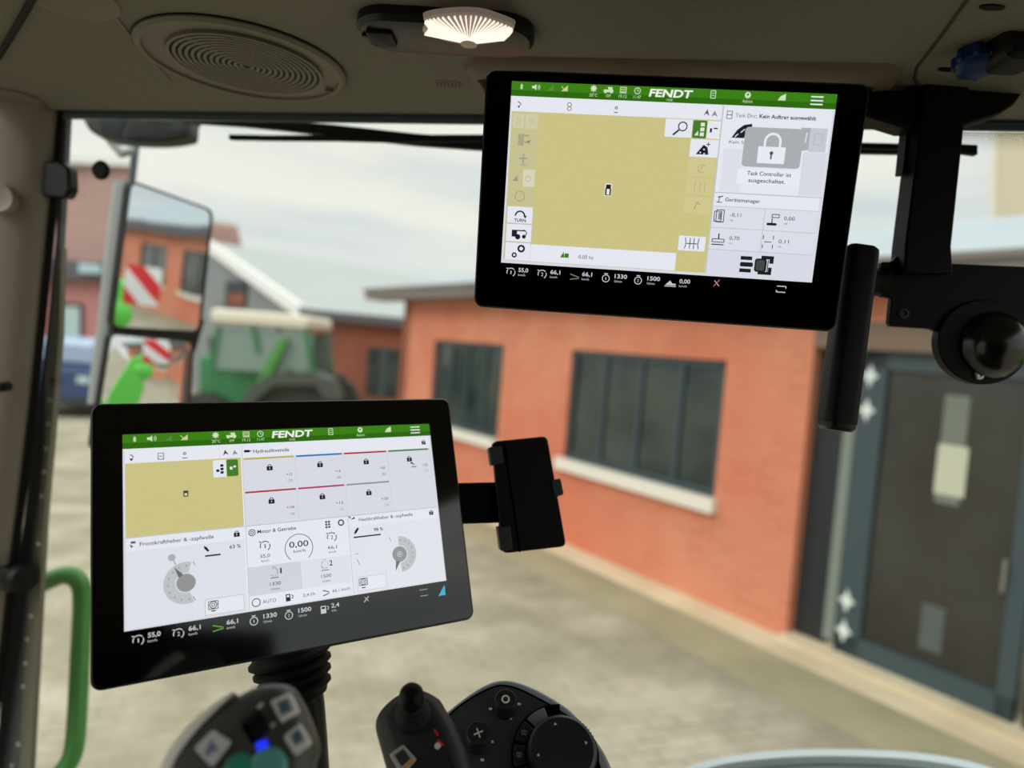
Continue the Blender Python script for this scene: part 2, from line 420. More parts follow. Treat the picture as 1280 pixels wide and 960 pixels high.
def page_upper(F, mm, parent):
    u = UI(F, mm); u.rect(0, 0, 1280, 729, PAN, 0); u.header()
    u.rect(0, 57, 1280, 62, W_, 1); u.rect(5, 62, 846, 116, W_, 2); u.rect(8, 116, 849, 718, YE, 1)
    u.arc(30, 92, 14, 3, 0, 90, K); u.poly([(30, 96), (40, 92), (36, 104)], K, 3)
    u.arc(241, 82, 9, 2.5, 0, 360, DG); u.arc(241, 97, 9, 2.5, 0, 360, DG)
    u.disc(430, 86, 6, DG); u.disc(430, 86, 3, W_, 4); u.line(422, 104, 438, 104, 3, DG)
    u.poly([(776, 103), (790, 76), (800, 103), (788, 92)], DG, 3); u.poly([(808, 103), (819, 80), (832, 103), (820, 97)], MG, 3)
    # faint field marks
    for i in range(60):
        x = random.uniform(130, 700); y = random.uniform(140, 620); u.line(x, y, x+random.uniform(10, 40), y+random.uniform(-14, 14), 1.6, (203, 194, 128), 2)
    dim = (204, 199, 152)
    for a, b in ((122, 184), (190, 262), (268, 338), (344, 412), (418, 487)):
        u.rr(12, a, 119, b, 5, dim, 2)
    u.rr(70, 344, 119, 412, 4, (222, 218, 190), 3); u.rr(66, 124, 117, 182, 4, (214, 209, 172), 3); u.rr(14, 124, 60, 182, 4, (214, 209, 172), 3)
    for y in (144, 152, 160): u.line(28, y, 48, y, 2.5, (160, 156, 132)); u.line(80, y, 104, y, 2.5, (170, 166, 140))
    u.rect(40, 204, 64, 250, (150, 148, 132)); u.rect(60, 206, 84, 214, (150, 148, 132)); u.poly([(64, 236), (92, 226), (88, 240)], (150, 148, 132), 3)
    u.line(50, 300, 84, 300, 6, (165, 162, 138)); u.line(67, 280, 67, 324, 5, (165, 162, 138)); u.line(54, 326, 84, 326, 3, (165, 162, 138))
    u.poly([(26, 392), (46, 370), (50, 392)], (160, 158, 128), 3); u.arc(92, 380, 12, 2.5, 0, 360, (190, 186, 160), 4)
    u.arc(62, 452, 22, 4, 0, 360, (176, 171, 130))
    for a, b in ((494, 562), (566, 638), (642, 716)): u.rr(14, a, 121, b, 5, W_, 3); u.box(14, a, 121, b, 1.5, (200, 202, 206), 4)
    u.arc(68, 532, 22, 6, 0, 180, K, 5); u.poly([(82, 530), (98, 530), (90, 542)], K, 5); u.t('TURN', 44, 94, 556, 13, K, 5, .02)
    u.rect(38, 590, 60, 618, K, 5); u.disc(64, 618, 11, K, 5); u.disc(90, 616, 8, K, 5); u.line(60, 592, 96, 592, 5, K, 5); u.arc(88, 602, 14, 4, -60, 120, DG, 5)
    u.arc(82, 666, 16, 8, 0, 360, K, 5); u.arc(54, 694, 11, 6, 0, 360, K, 5)
    u.rect(121, 645, 726, 716, W_, 3); u.poly([(248, 692), (262, 668), (266, 692)], GR, 5); u.rr(266, 674, 284, 692, 4, GR, 5); u.t('0,00 ha', 325, 388, 692, 16, DG)
    # cart
    u.rect(411, 382, 439, 432, (242, 240, 222), 3); u.rect(415, 386, 435, 404, K, 4); u.rect(413, 402, 419, 428, K, 4); u.rect(431, 402, 437, 428, K, 4); u.line(415, 428, 435, 428, 3, K, 4)
    # buttons at right of the map
    u.rect(631, 119, 738, 188, W_, 3); u.arc(700, 146, 19, 4.5, 0, 360, K, 5); u.line(686, 160, 664, 180, 7, K, 5)
    u.rr(740, 120, 795, 188, 5, (70, 128, 40), 4)
    for y in (128, 147, 166): u.rect(770, y, 786, y+14, (230, 238, 222), 5)
    u.poly([(748, 178), (762, 160), (764, 178)], (230, 238, 222), 5)
    u.rect(797, 120, 848, 188, W_, 3); u.rect(808, 148, 816, 164, K, 5); u.line(822, 148, 838, 148, 5, K, 5)
    u.rect(737, 192, 848, 260, W_, 3); u.poly([(762, 250), (790, 212), (806, 222), (812, 250)], K, 5)
    for p in ((776, 240), (790, 228), (792, 244)): u.rect(p[0], p[1], p[0]+6, p[1]+5, W_, 6)
    u.line(800, 210, 816, 210, 3, K, 5); u.line(808, 202, 808, 218, 3, K, 5)
    for a, b in ((264, 336), (342, 408), (414, 482)): u.rr(738, a, 843, b, 4, (214, 206, 148), 2)
    u.arc(792, 304, 17, 3, 20, 300, (186, 180, 128)); u.line(776, 320, 800, 290, 3, (186, 180, 128))
    for x in (772, 792, 812): u.line(x, 356, x, 394, 3, (186, 180, 128))
    u.line(778, 466, 788, 436, 3, (160, 155, 110)); u.line(788, 436, 800, 446, 3, (160, 155, 110))
    u.rect(730, 573, 838, 632, W_, 3)
    for a in (-1, 1): u.line(784+a*8, 580, 784+a*8, 624, 3, K, 5); u.line(784+a*28, 580, 784+a*24, 600, 3, K, 5); u.line(784+a*28, 624, 784+a*24, 606, 3, K, 5)
    u.line(756, 603, 812, 603, 3, K, 5)
    # task panel
    u.rect(850, 62, 853, 722, LG, 4); u.rect(853, 62, 1272, 392, W_, 2); u.rect(1180, 222, 1270, 388, PAN, 3); u.rect(870, 222, 950, 388, (228, 230, 240), 3)
    u.box(868, 80, 888, 108, 2.5, DG, 5); u.line(868, 94, 888, 94, 2.5, DG, 5)
    u.t('Task Doc:', 901, 986, 101, 15, DG); u.t('Kein Auftrag ausgewählt', 994, 1212, 101, 15, K, 5, .02)
    u.poly([(895, 180), (914, 150), (938, 130), (970, 124), (970, 140), (952, 150), (944, 180)], K, 4)
    for i in range(14): u.rect(905+(i*23) % 44, 140+(i*17) % 36, 909+(i*23) % 44, 143+(i*17) % 36, W_, 5)
    u.t('Kein Schlag', 888, 990, 202, 13, DG, 3)
    u.rr(946, 136, 1172, 288, 14, (176, 180, 184), 5); u.poly([(1160, 130), (1196, 130), (1196, 214), (1172, 218), (1160, 218)], (176, 180, 184), 5)
    u.line(1184, 148, 1182, 186, 4, W_, 6); u.rr(1196, 130, 1262, 220, 4, (204, 207, 214), 5); u.box(1214, 152, 1244, 192, 3, (188, 192, 198), 6)
    u.rect(1004, 208, 1110, 272, (240, 241, 250), 6); u.arc(1057, 188, 34, 9, 0, 180, (240, 241, 250), 6); u.rect(1023, 186, 1032, 208, (240, 241, 250), 6); u.rect(1082, 186, 1091, 208, (240, 241, 250), 6)
    u.disc(1057, 232, 7, DG, 7); u.rect(1054, 236, 1060, 256, DG, 7)
    u.rect(934, 297, 1180, 356, (240, 241, 250), 5); u.t('Task Controller ist', 972, 1144, 320, 16, K, 6, .008); u.t('ausgeschaltet.', 980, 1124, 347, 16, K, 6, .008)
    u.rect(853, 392, 1272, 395, LG, 4); u.rect(853, 396, 1266, 446, W_, 3); u.rect(853, 447, 1266, 620, (226, 228, 240), 3); u.rect(853, 620, 1266, 720, (222, 225, 238), 3)
    u.line(853, 447, 1266, 447, 2, LG, 4); u.line(853, 533, 1266, 533, 2, LG, 4); u.line(853, 620, 1266, 620, 2, LG, 4); u.line(1060, 447, 1060, 620, 2, LG, 4)
    u.line(864, 432, 886, 432, 3, K, 5); u.line(868, 412, 888, 408, 4, K, 5); u.line(876, 410, 872, 430, 3, K, 5)
    u.t('Gerätemanager', 898, 1036, 427, 15, K, 5, .008)
    u.box(862, 468, 890, 508, 3, K, 5); u.box(870, 462, 900, 510, 3, K, 5); u.rect(878, 472, 890, 500, MG, 5)
    u.t('-0,11', 924, 968, 486, 15); u.t('m', 928, 938, 504, 9)
    u.rr(1072, 502, 1112, 512, 4, K, 5); u.line(1092, 484, 1092, 502, 4, K, 5); u.box(1090, 468, 1118, 480, 3, K, 5)
    u.t('0,00', 1138, 1180, 488, 15); u.t('m', 1142, 1152, 506, 9)
    u.box(864, 578, 912, 590, 3, K, 5); u.line(862, 600, 912, 600, 4, K, 5); u.line(889, 556, 889, 578, 5, K, 5)
    u.t('0,70', 932, 972, 578, 15); u.t('m', 934, 944, 596, 9)
    for x in (1066, 1106): u.line(x, 552, x, 568, 3, K, 5); u.line(x, 588, x, 604, 3, K, 5)
    u.line(1072, 578, 1100, 578, 3, K, 5); u.t('0,11', 1128, 1168, 580, 15); u.t('m', 1130, 1140, 597, 9)
    for y in (640, 690): u.rect(986, y, 1032, y+15, K, 5)
    u.rr(986, 664, 1038, 682, 6, K, 5); u.rr(1044, 646, 1092, 700, 10, K, 5); u.rr(1050, 652, 1084, 694, 6, (70, 76, 74), 6)
    u.rect(1068, 634, 1118, 648, K, 5); u.rect(1102, 634, 1118, 664, K, 5); u.rect(1060, 698, 1114, 710, K, 5); u.rect(1100, 680, 1114, 710, K, 5); u.line(1097, 650, 1097, 700, 4, K, 5)
    u.footer((130, 125, 100))
    c = (200, 200, 198); u.poly([(694, 776), (712, 758), (722, 770), (736, 770), (736, 778), (694, 778)], c, 4); u.line(690, 782, 738, 782, 3, c, 4)
    u.t('0,00', 750, 794, 766, 17, c, 4, .02); u.t('km/h', 750, 782, 782, 9, c)
    u.line(890, 770, 912, 742, 4, (190, 90, 110), 4); u.line(892, 746, 912, 768, 3, (190, 190, 190), 4)
    for a, b in ((752, 1), (776, -1)): u.line(1144, a, 1180, a, 4, c, 4)
    u.line(1180, 752, 1180, 760, 4, c, 4); u.line(1144, 776, 1144, 768, 4, c, 4)
    return u.build(parent)

def page_lower(F, mm, parent):
    u = UI(F, mm); u.rect(0, 0, 1280, 729, PAN, 0); u.header(); u.rect(0, 57, 1280, 62, W_, 1)
    u.rect(8, 62, 424, 114, W_, 2); u.rect(8, 114, 426, 394, YE, 2)
    for i in range(30):
        x = random.uniform(30, 380); y = random.uniform(200, 380); u.line(x, y, x+random.uniform(10, 30), y+random.uniform(-10, 10), 1.6, (203, 194, 128), 3)
    u.arc(24, 92, 13, 3, 0, 90, K); u.poly([(22, 96), (36, 94), (30, 106)], K, 3)
    u.box(121, 80, 141, 104, 2.5, DG); u.line(125, 92, 137, 92, 2.5, DG); u.disc(216, 86, 6, DG); u.disc(216, 86, 3, W_, 4); u.line(207, 104, 226, 104, 3, DG)
    u.poly([(358, 103), (366, 78), (380, 100), (368, 94)], DG, 3); u.poly([(394, 103), (402, 82), (416, 100), (404, 97)], MG, 3)
    u.rect(319, 120, 368, 190, W_, 4)
    for y in (138, 152, 166): u.rect(346, y, 358, y+10, K, 5)
    u.rect(330, 158, 342, 168, K, 5); u.rr(370, 120, 414, 189, 5, (70, 128, 40), 5); u.rect(382, 150, 392, 162, W_, 6); u.rect(396, 146, 406, 154, W_, 6)
    u.rr(207, 234, 225, 258, 3, (70, 68, 50), 4); u.rect(211, 244, 221, 254, (225, 220, 170), 5)
    u.rect(426, 62, 431, 724, (246, 247, 252), 3); u.rect(430, 62, 432, 724, LG, 4)
    # hydraulics panel
    u.rect(433, 62, 1272, 116, W_, 2); u.rect(433, 116, 1272, 396, PAN, 2); u.rect(440, 84, 462, 94, K, 4); u.line(462, 89, 470, 89, 3, K, 4)
    u.t('Hydraulikventile', 476, 622, 98, 15, K, 5, .008)
    cols = [(196, 178, 60), (30, 120, 190), (170, 40, 48), (60, 125, 40), (180, 60, 40), (185, 50, 95), (150, 150, 152)]
    xs = [(436, 640), (649, 848), (857, 1053), (1063, 1260)]
    num = [('+12', '-27'), ('+16', '-60'), ('+60', '-80'), ('+70', '-17'), ('+148', '-140'), ('+12', '-12'), ('+108', '-110')]
    for i in range(7):
        a, b = xs[i % 4] if i < 4 else xs[i-4]; y = 118 if i < 4 else 257
        u.rect(a, y, b, y+7, cols[i], 5); u.lock((a+b)/2, y+40, 24, K, PAN)
        u.t(num[i][0], b-36 if i < 4 else b-44, b-12, y+84, 12, DG); u.t(num[i][1], b-34, b-12, y+112, 12, MG)
        u.line(b+4, y+8, b+4, y+132, 1.5, (205, 207, 214), 4)
    u.poly([(1162, 182), (1172, 178), (1188, 194), (1180, 190)], K, 4); u.line(1170, 200, 1192, 202, 4, DG, 4)
    u.lock(1241, 84, 20)
    u.line(8, 396, 1276, 396, 2.5, LG, 5)
    # front lift
    u.rect(8, 398, 426, 446, W_, 3); u.rect(8, 446, 426, 722, (228, 231, 240), 3)
    u.poly([(20, 420), (32, 428), (26, 434)], K, 4); u.rect(24, 410, 40, 418, DG, 4)
    u.t('Frontkraftheber & -zapfwelle', 54, 312, 430, 15, K, 5, .004); u.lock(397, 418, 22)
    u.poly([(274, 456), (284, 460), (294, 476), (288, 480), (276, 466)], K, 4); u.line(278, 495, 334, 495, 6, K, 4); u.t('63 %', 368, 410, 477, 14, K, 5, .01)
    def dial(x, y, R, a0, a1, knob, ang, hub=False):
        u.disc(x, y, R*.44, (150, 152, 154), 5); u.arc(x, y, R, R*.52, a0, a1, (196, 199, 203), 4, 40)
        for i in range(9):
            a = math.radians(a0+(a1-a0)*(i+.5)/9); u.disc(x+R*.8*math.cos(a), y-R*.8*math.sin(a), 4, (165, 168, 172), 6)
        for i in range(18):
            a = 2*PI*i/18; u.disc(x+R*.44*math.cos(a), y-R*.44*math.sin(a), 2.2, (222, 224, 228), 6)
        a = math.radians(ang); u.poly([(x+R*.42*math.cos(a+.3), y-R*.42*math.sin(a+.3)), (x+R*.95*math.cos(a), y-R*.95*math.sin(a)), (x+R*.42*math.cos(a-.3), y-R*.42*math.sin(a-.3))], (110, 112, 115), 7)
    dial(208, 586, 78, 75, 290, 1, 122); u.disc(161, 486, 13, (176, 178, 180), 5); u.line(166, 496, 174, 514, 3, MG, 5)
    u.line(234, 510, 242, 526, 2, DG, 5); u.line(230, 638, 240, 656, 2, DG, 5)
    u.box(272, 659, 413, 718, 2.5, (205, 196, 178), 5); u.rect(273, 660, 412, 717, W_, 4); u.arc(301, 682, 14, 3, 0, 360, K, 6); u.arc(301, 682, 7, 2.5, 0, 360, K, 6); u.box(284, 668, 318, 697, 2.5, K, 6); u.line(293, 704, 309, 704, 4, K, 6)
    # engine panel
    u.rect(433, 398, 848, 446, W_, 3); u.rect(433, 446, 848, 560, W_, 3); u.rect(433, 560, 640, 672, (214, 217, 224), 4); u.rect(640, 560, 848, 672, (228, 230, 238), 4); u.rect(433, 672, 848, 724, W_, 3)
    u.arc(455, 424, 14, 3.5, 0, 360, DG, 5); u.arc(455, 424, 7, 3, 0, 360, DG, 5); u.t('Motor & Getriebe', 476, 630, 430, 15, K, 5, .008)
    for x in (752, 764): [u.rect(x, y, x+9, y+8, DG, 5) for y in (408, 419, 430)]
    u.arc(820, 421, 14, 6, 0, 360, DG, 5)
    u.gauge(503, 483, 21, '1', DG); u.t('55,0', 482, 520, 528, 14); u.t('km/h', 486, 516, 545, 9)
    u.gauge(776, 478, 21, '2', DG); u.t('66,1', 756, 794, 526, 14); u.t('km/h', 760, 790, 543, 9)
    u.arc(637, 506, 58, 3.5, -50, 230, (130, 134, 140), 5, 30); u.t('0,00', 598, 676, 502, 25, K, 5, .006); u.t('km/h', 614, 662, 524, 12, K)
    u.engine(532, 588, 20, '', DG); u.t('1', 556, 562, 598, 22, K, 5, .02); u.line(518, 612, 548, 612, 3, DG, 5); u.t('1330', 514, 556, 642, 14); u.t('U/min', 518, 550, 660, 9)
    u.engine(738, 585, 20, '', DG); u.t('2', 758, 770, 594, 22, K, 5, .02); u.line(722, 610, 754, 610, 3, DG, 5); u.t('1500', 720, 762, 640, 14); u.t('U/min', 724, 756, 658, 9)
    u.arc(458, 698, 17, 3.5, 0, 360, (60, 90, 70), 5); u.t('AUTO', 482, 534, 706, 15, (60, 90, 70)); u.rect(572, 684, 590, 712, K, 5); u.rect(576, 688, 586, 696, W_, 6); u.arc(594, 696, 8, 3, -90, 90, K, 5)
    u.t('2,4 l/h', 640, 690, 704, 13); u.line(722, 690, 748, 700, 3.5, K, 5); u.line(722, 712, 748, 705, 3.5, K, 5); u.t('66,1 km/h', 762, 838, 704, 13, DG)
    u.rect(846, 398, 851, 724, (246, 247, 252), 4); u.rect(849, 398, 851, 724, LG, 5)
    # rear lift
    u.rect(852, 398, 1274, 444, W_, 3); u.rect(852, 444, 1274, 724, (230, 233, 241), 3)
    u.poly([(852, 396), (866, 402), (860, 408)], DG, 5); u.poly([(862, 414), (880, 402), (882, 410)], K, 5)
    u.t('Heckkraftheber & -zapfwelle', 900, 1150, 424, 15, K, 5, .004); u.lock(1241, 414, 20)
    u.poly([(872, 478), (878, 462), (892, 448), (896, 456), (884, 472)], K, 5); u.line(870, 490, 992, 490, 6, K, 5); u.t('98 %', 962, 1004, 473, 14, K, 5, .01)
    dial(1070, 585, 78, -88, 90, 1, 250); u.disc(1070, 585, 12, (205, 208, 212), 7); u.arc(1070, 585, 8, 2.5, 0, 360, DG, 8)
    u.line(1028, 506, 1036, 524, 2, DG, 5); u.line(870, 560, 886, 560, 2.5, MG, 5); u.line(876, 582, 888, 610, 2.5, MG, 5)
    u.rect(872, 660, 998, 715, W_, 4); u.box(871, 659, 999, 716, 2.5, (205, 206, 205), 5); u.arc(896, 680, 14, 3, 0, 360, K, 6); u.arc(896, 680, 7, 2.5, 0, 360, K, 6); u.box(878, 666, 914, 694, 2.5, K, 6); u.line(886, 704, 904, 704, 4, K, 6)
    u.footer((100, 170, 50))
    c = (200, 206, 210); u.rect(708, 752, 730, 782, c, 4); u.rect(712, 756, 726, 764, (20, 20, 22), 5); u.arc(734, 762, 8, 3, -90, 90, c, 4)
    u.t('2,4', 752, 786, 764, 17, c, 4, .02); u.t('l/h', 754, 772, 781, 9, c)
    u.line(892, 764, 914, 742, 4, (190, 190, 195), 4); u.line(896, 744, 912, 762, 3, (190, 190, 195), 4)
    u.line(1146, 752, 1184, 752, 4, (130, 150, 160), 4); u.line(1146, 778, 1184, 778, 4, (130, 150, 160), 4)
    u.poly([(1232, 790), (1268, 746), (1268, 790)], (80, 175, 215), 4)
    return u.build(parent)

# ------------------------------------------------------------------ terminals
def frame3(P0, P1, P3):
    X = (P1-P0).normalized(); Y = P3-P0; Y = (Y - X*Y.dot(X)).normalized()
    return Fr(P0, X, Y, X.cross(Y))
UF = frame3(cf(0, .2515, -(-.5781)) if 0 else cf(0.0, 0.2515, -0.5781), cf(.2591, .2307, -.5545), cf(-.0093, .1051, -.6037))
LF = frame3(cf(-.3074, -.0401, -.5492), cf(-.0812, -.0390, -.6794), cf(-.2861, -.1828, -.5165))
MM = .261/1280

def terminal(F, corners, name_lab, page, back, facem):
    """corners: outline of the black face in the terminal's own millimetres (x right, y down)"""
    x0, y0, x1, y1 = corners
    e = empty('terminal_monitor', F.p((x0+x1)/2, y1, .02), F)
    tag(e, name_lab, 'touchscreen monitor')
    hb = MB(); out = rrect(x0-.0022, y0-.0022, x1+.0022, y1+.0022, .008, 6)
    hb.pillow(F, out, [(.0012, -.0002), (0, .0015), (0, .012), (.004, .018), (.03, .024), (.034, .03)])
    obj('housing', hb, blks, e)
    g = MB(); g.prism(F, rrect(x0, y0, x1, y1, .006, 6), -.0006, .001); obj('glass_face', g, facem, e)
    page(F.sub(0, 0, -.0006), MM, e)
    b = MB(); b.pillow(F, rrect(back[0], back[1], back[2], back[3], .01, 4), [(0, .028), (0, .045), (.004, .05)]); obj('rear_cover', b, blk, e)
    return e
um = terminal(UF, (-.0200, -.0068, .2835, .1862), 'black terminal hung from the ceiling, map page with a grey padlock on its screen', page_upper, (.08, .03, .19, .13), bezel)
lm = terminal(LF, (-.0193, -.0235, .2835, .1845), 'black terminal on a stalk, screen split into several panels, lower left', page_lower, (.06, .05, .17, .14), bezel2)

# ceiling bracket of the upper terminal
top = UF.p(.13, .04, .05)
b = MB(); b.tube([top, V((top.x+.004, .74, 2.69)), V((top.x+.01, .83, 2.75)), V((top.x+.01, .85, 2.80))], .018, 12)
obj('ceiling_bracket', b, blk, um)

# stalk of the lower terminal
stalk = empty('monitor_stalk', at(392, 1010, .66)); tag(stalk, 'black stalk with a ribbed rubber boot carrying the left terminal', 'stand')
bm_ = MB(); ax0 = at(360, 806, .665); ax1 = at(374, 872, .66)
Z = (ax1-ax0).normalized(); BF = Fr(ax0, Z.orthogonal(), Z.cross(Z.orthogonal()), Z)
L_ = (ax1-ax0).length; prof = [(.034, 0)]
for i in range(4):
    z = L_*.12+i*L_*.2; r = .0385-i*.0022
    prof += [(r-.004, z), (r, z+.003), (r, z+.006), (r-.004, z+.009)]
prof += [(.026, L_)]
bm_.lathe(BF, prof, 40); obj('rubber_boot', bm_, rubber, stalk)
bm_ = MB(); bm_.tube([at(372, 862, .66), at(384, 885, .66), at(387, 925, .66), at(392, 1040, .66)], [.024, .0165, .0165, .018], 20); obj('arm', bm_, blks, stalk)

# phone holder on the right edge of the lower terminal
ph = empty('phone_holder', at(650, 690, .70)); tag(ph, 'black closed phone holder clamped beside the left terminal', 'phone holder')
n_ = (LF.X.cross(LF.Y)); PF = facing(at(660, 620, .70), -(V(n_)*.6 + FWD*.6 + V((.12, 0, 0))), UPV)
def hp(F, pts, z=0): return [F.hit(x, y, z) for x, y in pts]
m = MB(); body = rquad(hp(PF, [(615, 552), (684, 545), (708, 683), (628, 692)]), .006)
m.pillow(PF, body, [(.001, -.012), (0, -.010), (0, -.001), (.0012, 0)]); obj('shell', m, blk, ph)
m = MB(); m.prism(PF, hp(PF, [(629, 551.5), (631, 551.3), (651, 690), (649, 690)], .0002), -.0008, .0006)
obj('seam_ridge', m, bezel, ph)
m = MB(); m.pillow(PF, rquad(hp(PF, [(611, 559), (627, 557), (630, 579), (614, 582)], .003), .002), [(0, -.013), (0, .002), (.001, .003)]); c = obj('clip', m, dgrey, ph)
m = MB(); m.pillow(PF, rquad(hp(PF, [(622, 659), (638, 657), (641, 687), (626, 689)], .003), .002), [(0, -.013), (0, .002), (.001, .003)]); obj('clip', m, dgrey, ph)
m = MB(); m.pillow(PF, rquad(hp(PF, [(690, 600), (701, 598), (705, 618), (694, 622)], .003), .002), [(0, -.013), (0, .002), (.001, .003)]); obj('clip', m, dgrey, ph)
m = MB(); m.box(PF.sub(0, 0, 0), PF.hit(556, 630)[0], PF.hit(640, 630)[0], PF.hit(600, 655)[1], PF.hit(600, 603)[1], -.016, -.011)
obj('mounting_bar', m, blkm, ph, bevel=.001)

# ------------------------------------------------------------------ cab shell
ZC = 2.8
h0 = onz(60, 138, ZC); h1 = onz(1280, 150, ZC); hd = (h1-h0).normalized(); hn = V((-hd.y, hd.x, 0))   # header line, hn points outside
HL = h0 - hd*.06; HR = h0 + hd*1.7
back = -1.5
c = MB(); poly_ = [(HL.x, HL.y), (HR.x, HR.y), (HR.x-hn.x*2.1, HR.y-hn.y*2.1), (HL.x-hn.x*2.1-.1, HL.y-hn.y*2.1)]
CFm = Fr((0, 0, 0), (1, 0, 0), (0, 1, 0))
c.prism(CFm, poly_, ZC, ZC+.05); struct('ceiling', c, liner, bevel=.004)
def ceil(px, py, z=ZC):
    p = onz(px, py, z); return (p.x, p.y)
m = MB(); m.box(WORLD, -1.15, 1.22, -1.16, -1.10, 1.15, ZC+.1); struct('rear_blocker', m, rubber)  # unseen solid panel added to darken the lower terminal's reflection and the cab
m = MB(); m.box(WORLD, -1.2, 1.2, -1.16, .62, 1.10, 1.15); struct('floor', m, rubber)
am = empty('armrest', V((0, .45, 1.15))); tag(am, 'dark armrest body below the picture edge carrying the joysticks', 'armrest')
m = MB(); m.pillow(Fr((0, 0, 0), (1, 0, 0), (0, 1, 0)), rrect(-.28, -.15, .18, .66, .06), [(.02, 1.75), (0, 1.78), (0, 1.96), (.02, 1.99)]); obj('pad', m, dgrey, am)
m = MB(); m.box(WORLD, -.12, .06, .1, .4, 1.15, 1.78); obj('pedestal', m, blk, am, bevel=.01)
# windscreen plane: leans outward a little towards the bottom edge
gd = (V((0, 0, -1)) + hn*.06).normalized()
gn = hd.cross(gd).normalized()
if gn.dot(hn) < 0: gn = -gn
GP = h0 + hn*.012
def ong(px, py, off=0): return onplane(px, py, GP+gn*off, gn)
GF = Fr(GP, hd, -gd, None)
# glass
ws = empty('windscreen', GF.p(.8, -1.7)); tag(ws, 'large clear windscreen with a dotted black band at its top right', 'windscreen')
g = MB(); g.add([GF.p(-.02, .01), GF.p(1.7, .01), GF.p(1.7, -1.7), GF.p(-.02, -1.7)], [(0, 1, 2, 3)]); obj('pane', g, glass, ws)
g = MB()
for r_ in range(8):
    for i in range(74):
        X = 1.170+i*.0028+(r_ % 2)*.0014; rad = .0012*(1-r_*.10)
        if i < 10 and r_ > i*.8: continue
        g.flat(GF, circ(X, -.0115-r_*.0026, rad, 7), -.001 if GF.Z.dot(hn) > 0 else .001)
obj('dotted_band', g, bezel, ws)
# header seals
t_ = MB(); t_.tube([GF.p(-.03, .0, -.004), GF.p(1.7, .0, -.004)], .0042, 10); s_ = struct('trim_1', t_, rubber)
t_ = MB(); t_.box(GF, -.03, 1.7, -.0085, .0, -.002, .004); s_ = struct('trim_2', t_, pr('tinted_edge', (70, 84, 88), .3))
t_ = MB(); t_.box(Fr((h0.x, h0.y, ZC), hd, hn), -.05, 1.7, -.002, .03, .002, .035); struct('trim_8', t_, pr('header_edge', (92, 98, 102), .5))
roof_ = MB(); roof_.box(Fr((GP.x, GP.y, ZC), hd, hn), -.35, 1.7, .02, .12, .055, .14); struct('roof_edge', roof_, dgrey)
# left pillar: lofted in the cab frame, trim side towards the driver
pts_top = [ceil(-140, 60), ceil(-60, 128), ceil(62, 136), (h0.x+.005, h0.y+.01)]
pm = MB()
edge = [(74, 140), (68, 215), (60, 300), (50, 400), (40, 500), (28, 600), (15, 700), (4, 800), (-10, 900), (-24, 1000)]
rows = []
for (x, y) in edge:
    E_ = ong(x, y, -.004)
    prof = [V((0, 0, 0)), V((-.006, -.010, 0)), V((-.016, -.020, 0)), V((-.030, -.027, 0)), V((-.06, -.034, 0)), V((-.12, -.040, 0)), V((-.25, -.05, 0)), V((-.25, .06, 0)), V((-.01, .03, 0))]
    rows.append([E_+a for a in prof])
rows.insert(0, [a+V((0, 0, .08)) for a in rows[0]])
n_ = len(rows[0]); vs = [p for r in rows for p in r]; fs = []
for k in range(len(rows)-1): fs += [(k*n_+i, k*n_+(i+1) % n_, (k+1)*n_+(i+1) % n_, (k+1)*n_+i) for i in range(n_)]
fs += [tuple(range(n_))[::-1], tuple(range((len(rows)-1)*n_, len(rows)*n_))]
pm.add(vs, fs); pl = struct('wall_left', pm, pillarm, sm=60)
t_ = MB(); t_.tube([ong(x+3, y, -.002) for x, y in edge], .0055, 10); struct('trim_3', t_, rubber)
# grey door frame strip and perforated strip outside the seal
def strip(name, left, right, off, mat, thick=.01):
    m = MB(); vs = []
    for (a, y), (b, _) in zip(left, right):
        A = ong(a, y, off); B = ong(b, y, off); vs += [A, B, B+gn*thick, A+gn*thick]
    fs = []
    for k in range(len(left)-1): fs += [(4*k+i, 4*k+(i+1) % 4, 4*k+4+(i+1) % 4, 4*k+4+i) for i in range(4)]
    fs += [(3, 2, 1, 0), tuple(range(4*len(left)-4, 4*len(left)))]
    m.add(vs, fs); return m
dfp = empty('door_frame_post', ong(0, 900, .03)); tag(dfp, 'blue grey door frame post behind the left pillar, its olive strip dotted with holes', 'door post')
obj('metal_strip', strip('', [(76, 136), (70, 300), (58, 420), (42, 550), (30, 650), (8, 800), (-10, 1000)], [(84, 136), (75, 300), (66, 420), (54, 550), (42, 650), (30, 800), (20, 1000)], .02, None), greyfr, dfp)
ol = obj('perforated_strip', strip('', [(74, 310), (66, 420), (54, 550), (42, 650), (30, 800), (20, 1000)], [(77, 310), (74, 420), (64, 550), (55, 650), (47, 800), (36, 1000)], .021, None), olive, dfp)
for i, (x, y) in enumerate([(62, 500), (60, 530), (57, 560), (55, 590), (52, 620), (48, 680), (44, 720), (42, 770), (37, 799), (35, 829), (32, 858), (26, 930), (18, 957)]):
    m = MB(); F_ = facing(ong(x-3 if y > 700 else x, y, .0205), -gn); m.lathe(F_, [(.0036, -.001), (.0036, .001)], 12); sub('hole', m, palegap, ol)
# small round covers on the pillar
m = MB(); F_ = facing(ong(-2, 247, -.056), V((.15, -1, 0))); m.lathe(F_, [(.022, -.02), (.022, 0), (.020, .003), (.016, .0015)], 30); cv = obj('screw_cover', m, pillarm); tag(cv, 'round beige screw cover on the left pillar, upper of two', 'cover')
m = MB(); F_ = facing(ong(0, 484, -.058), V((.15, -1, 0))); m.lathe(F_, [(.0075, -.02), (.0075, 0), (.006, .001)], 24); cv = obj('screw_cover', m, blk); tag(cv, 'small black plug in the left pillar below the beige cover', 'cover')
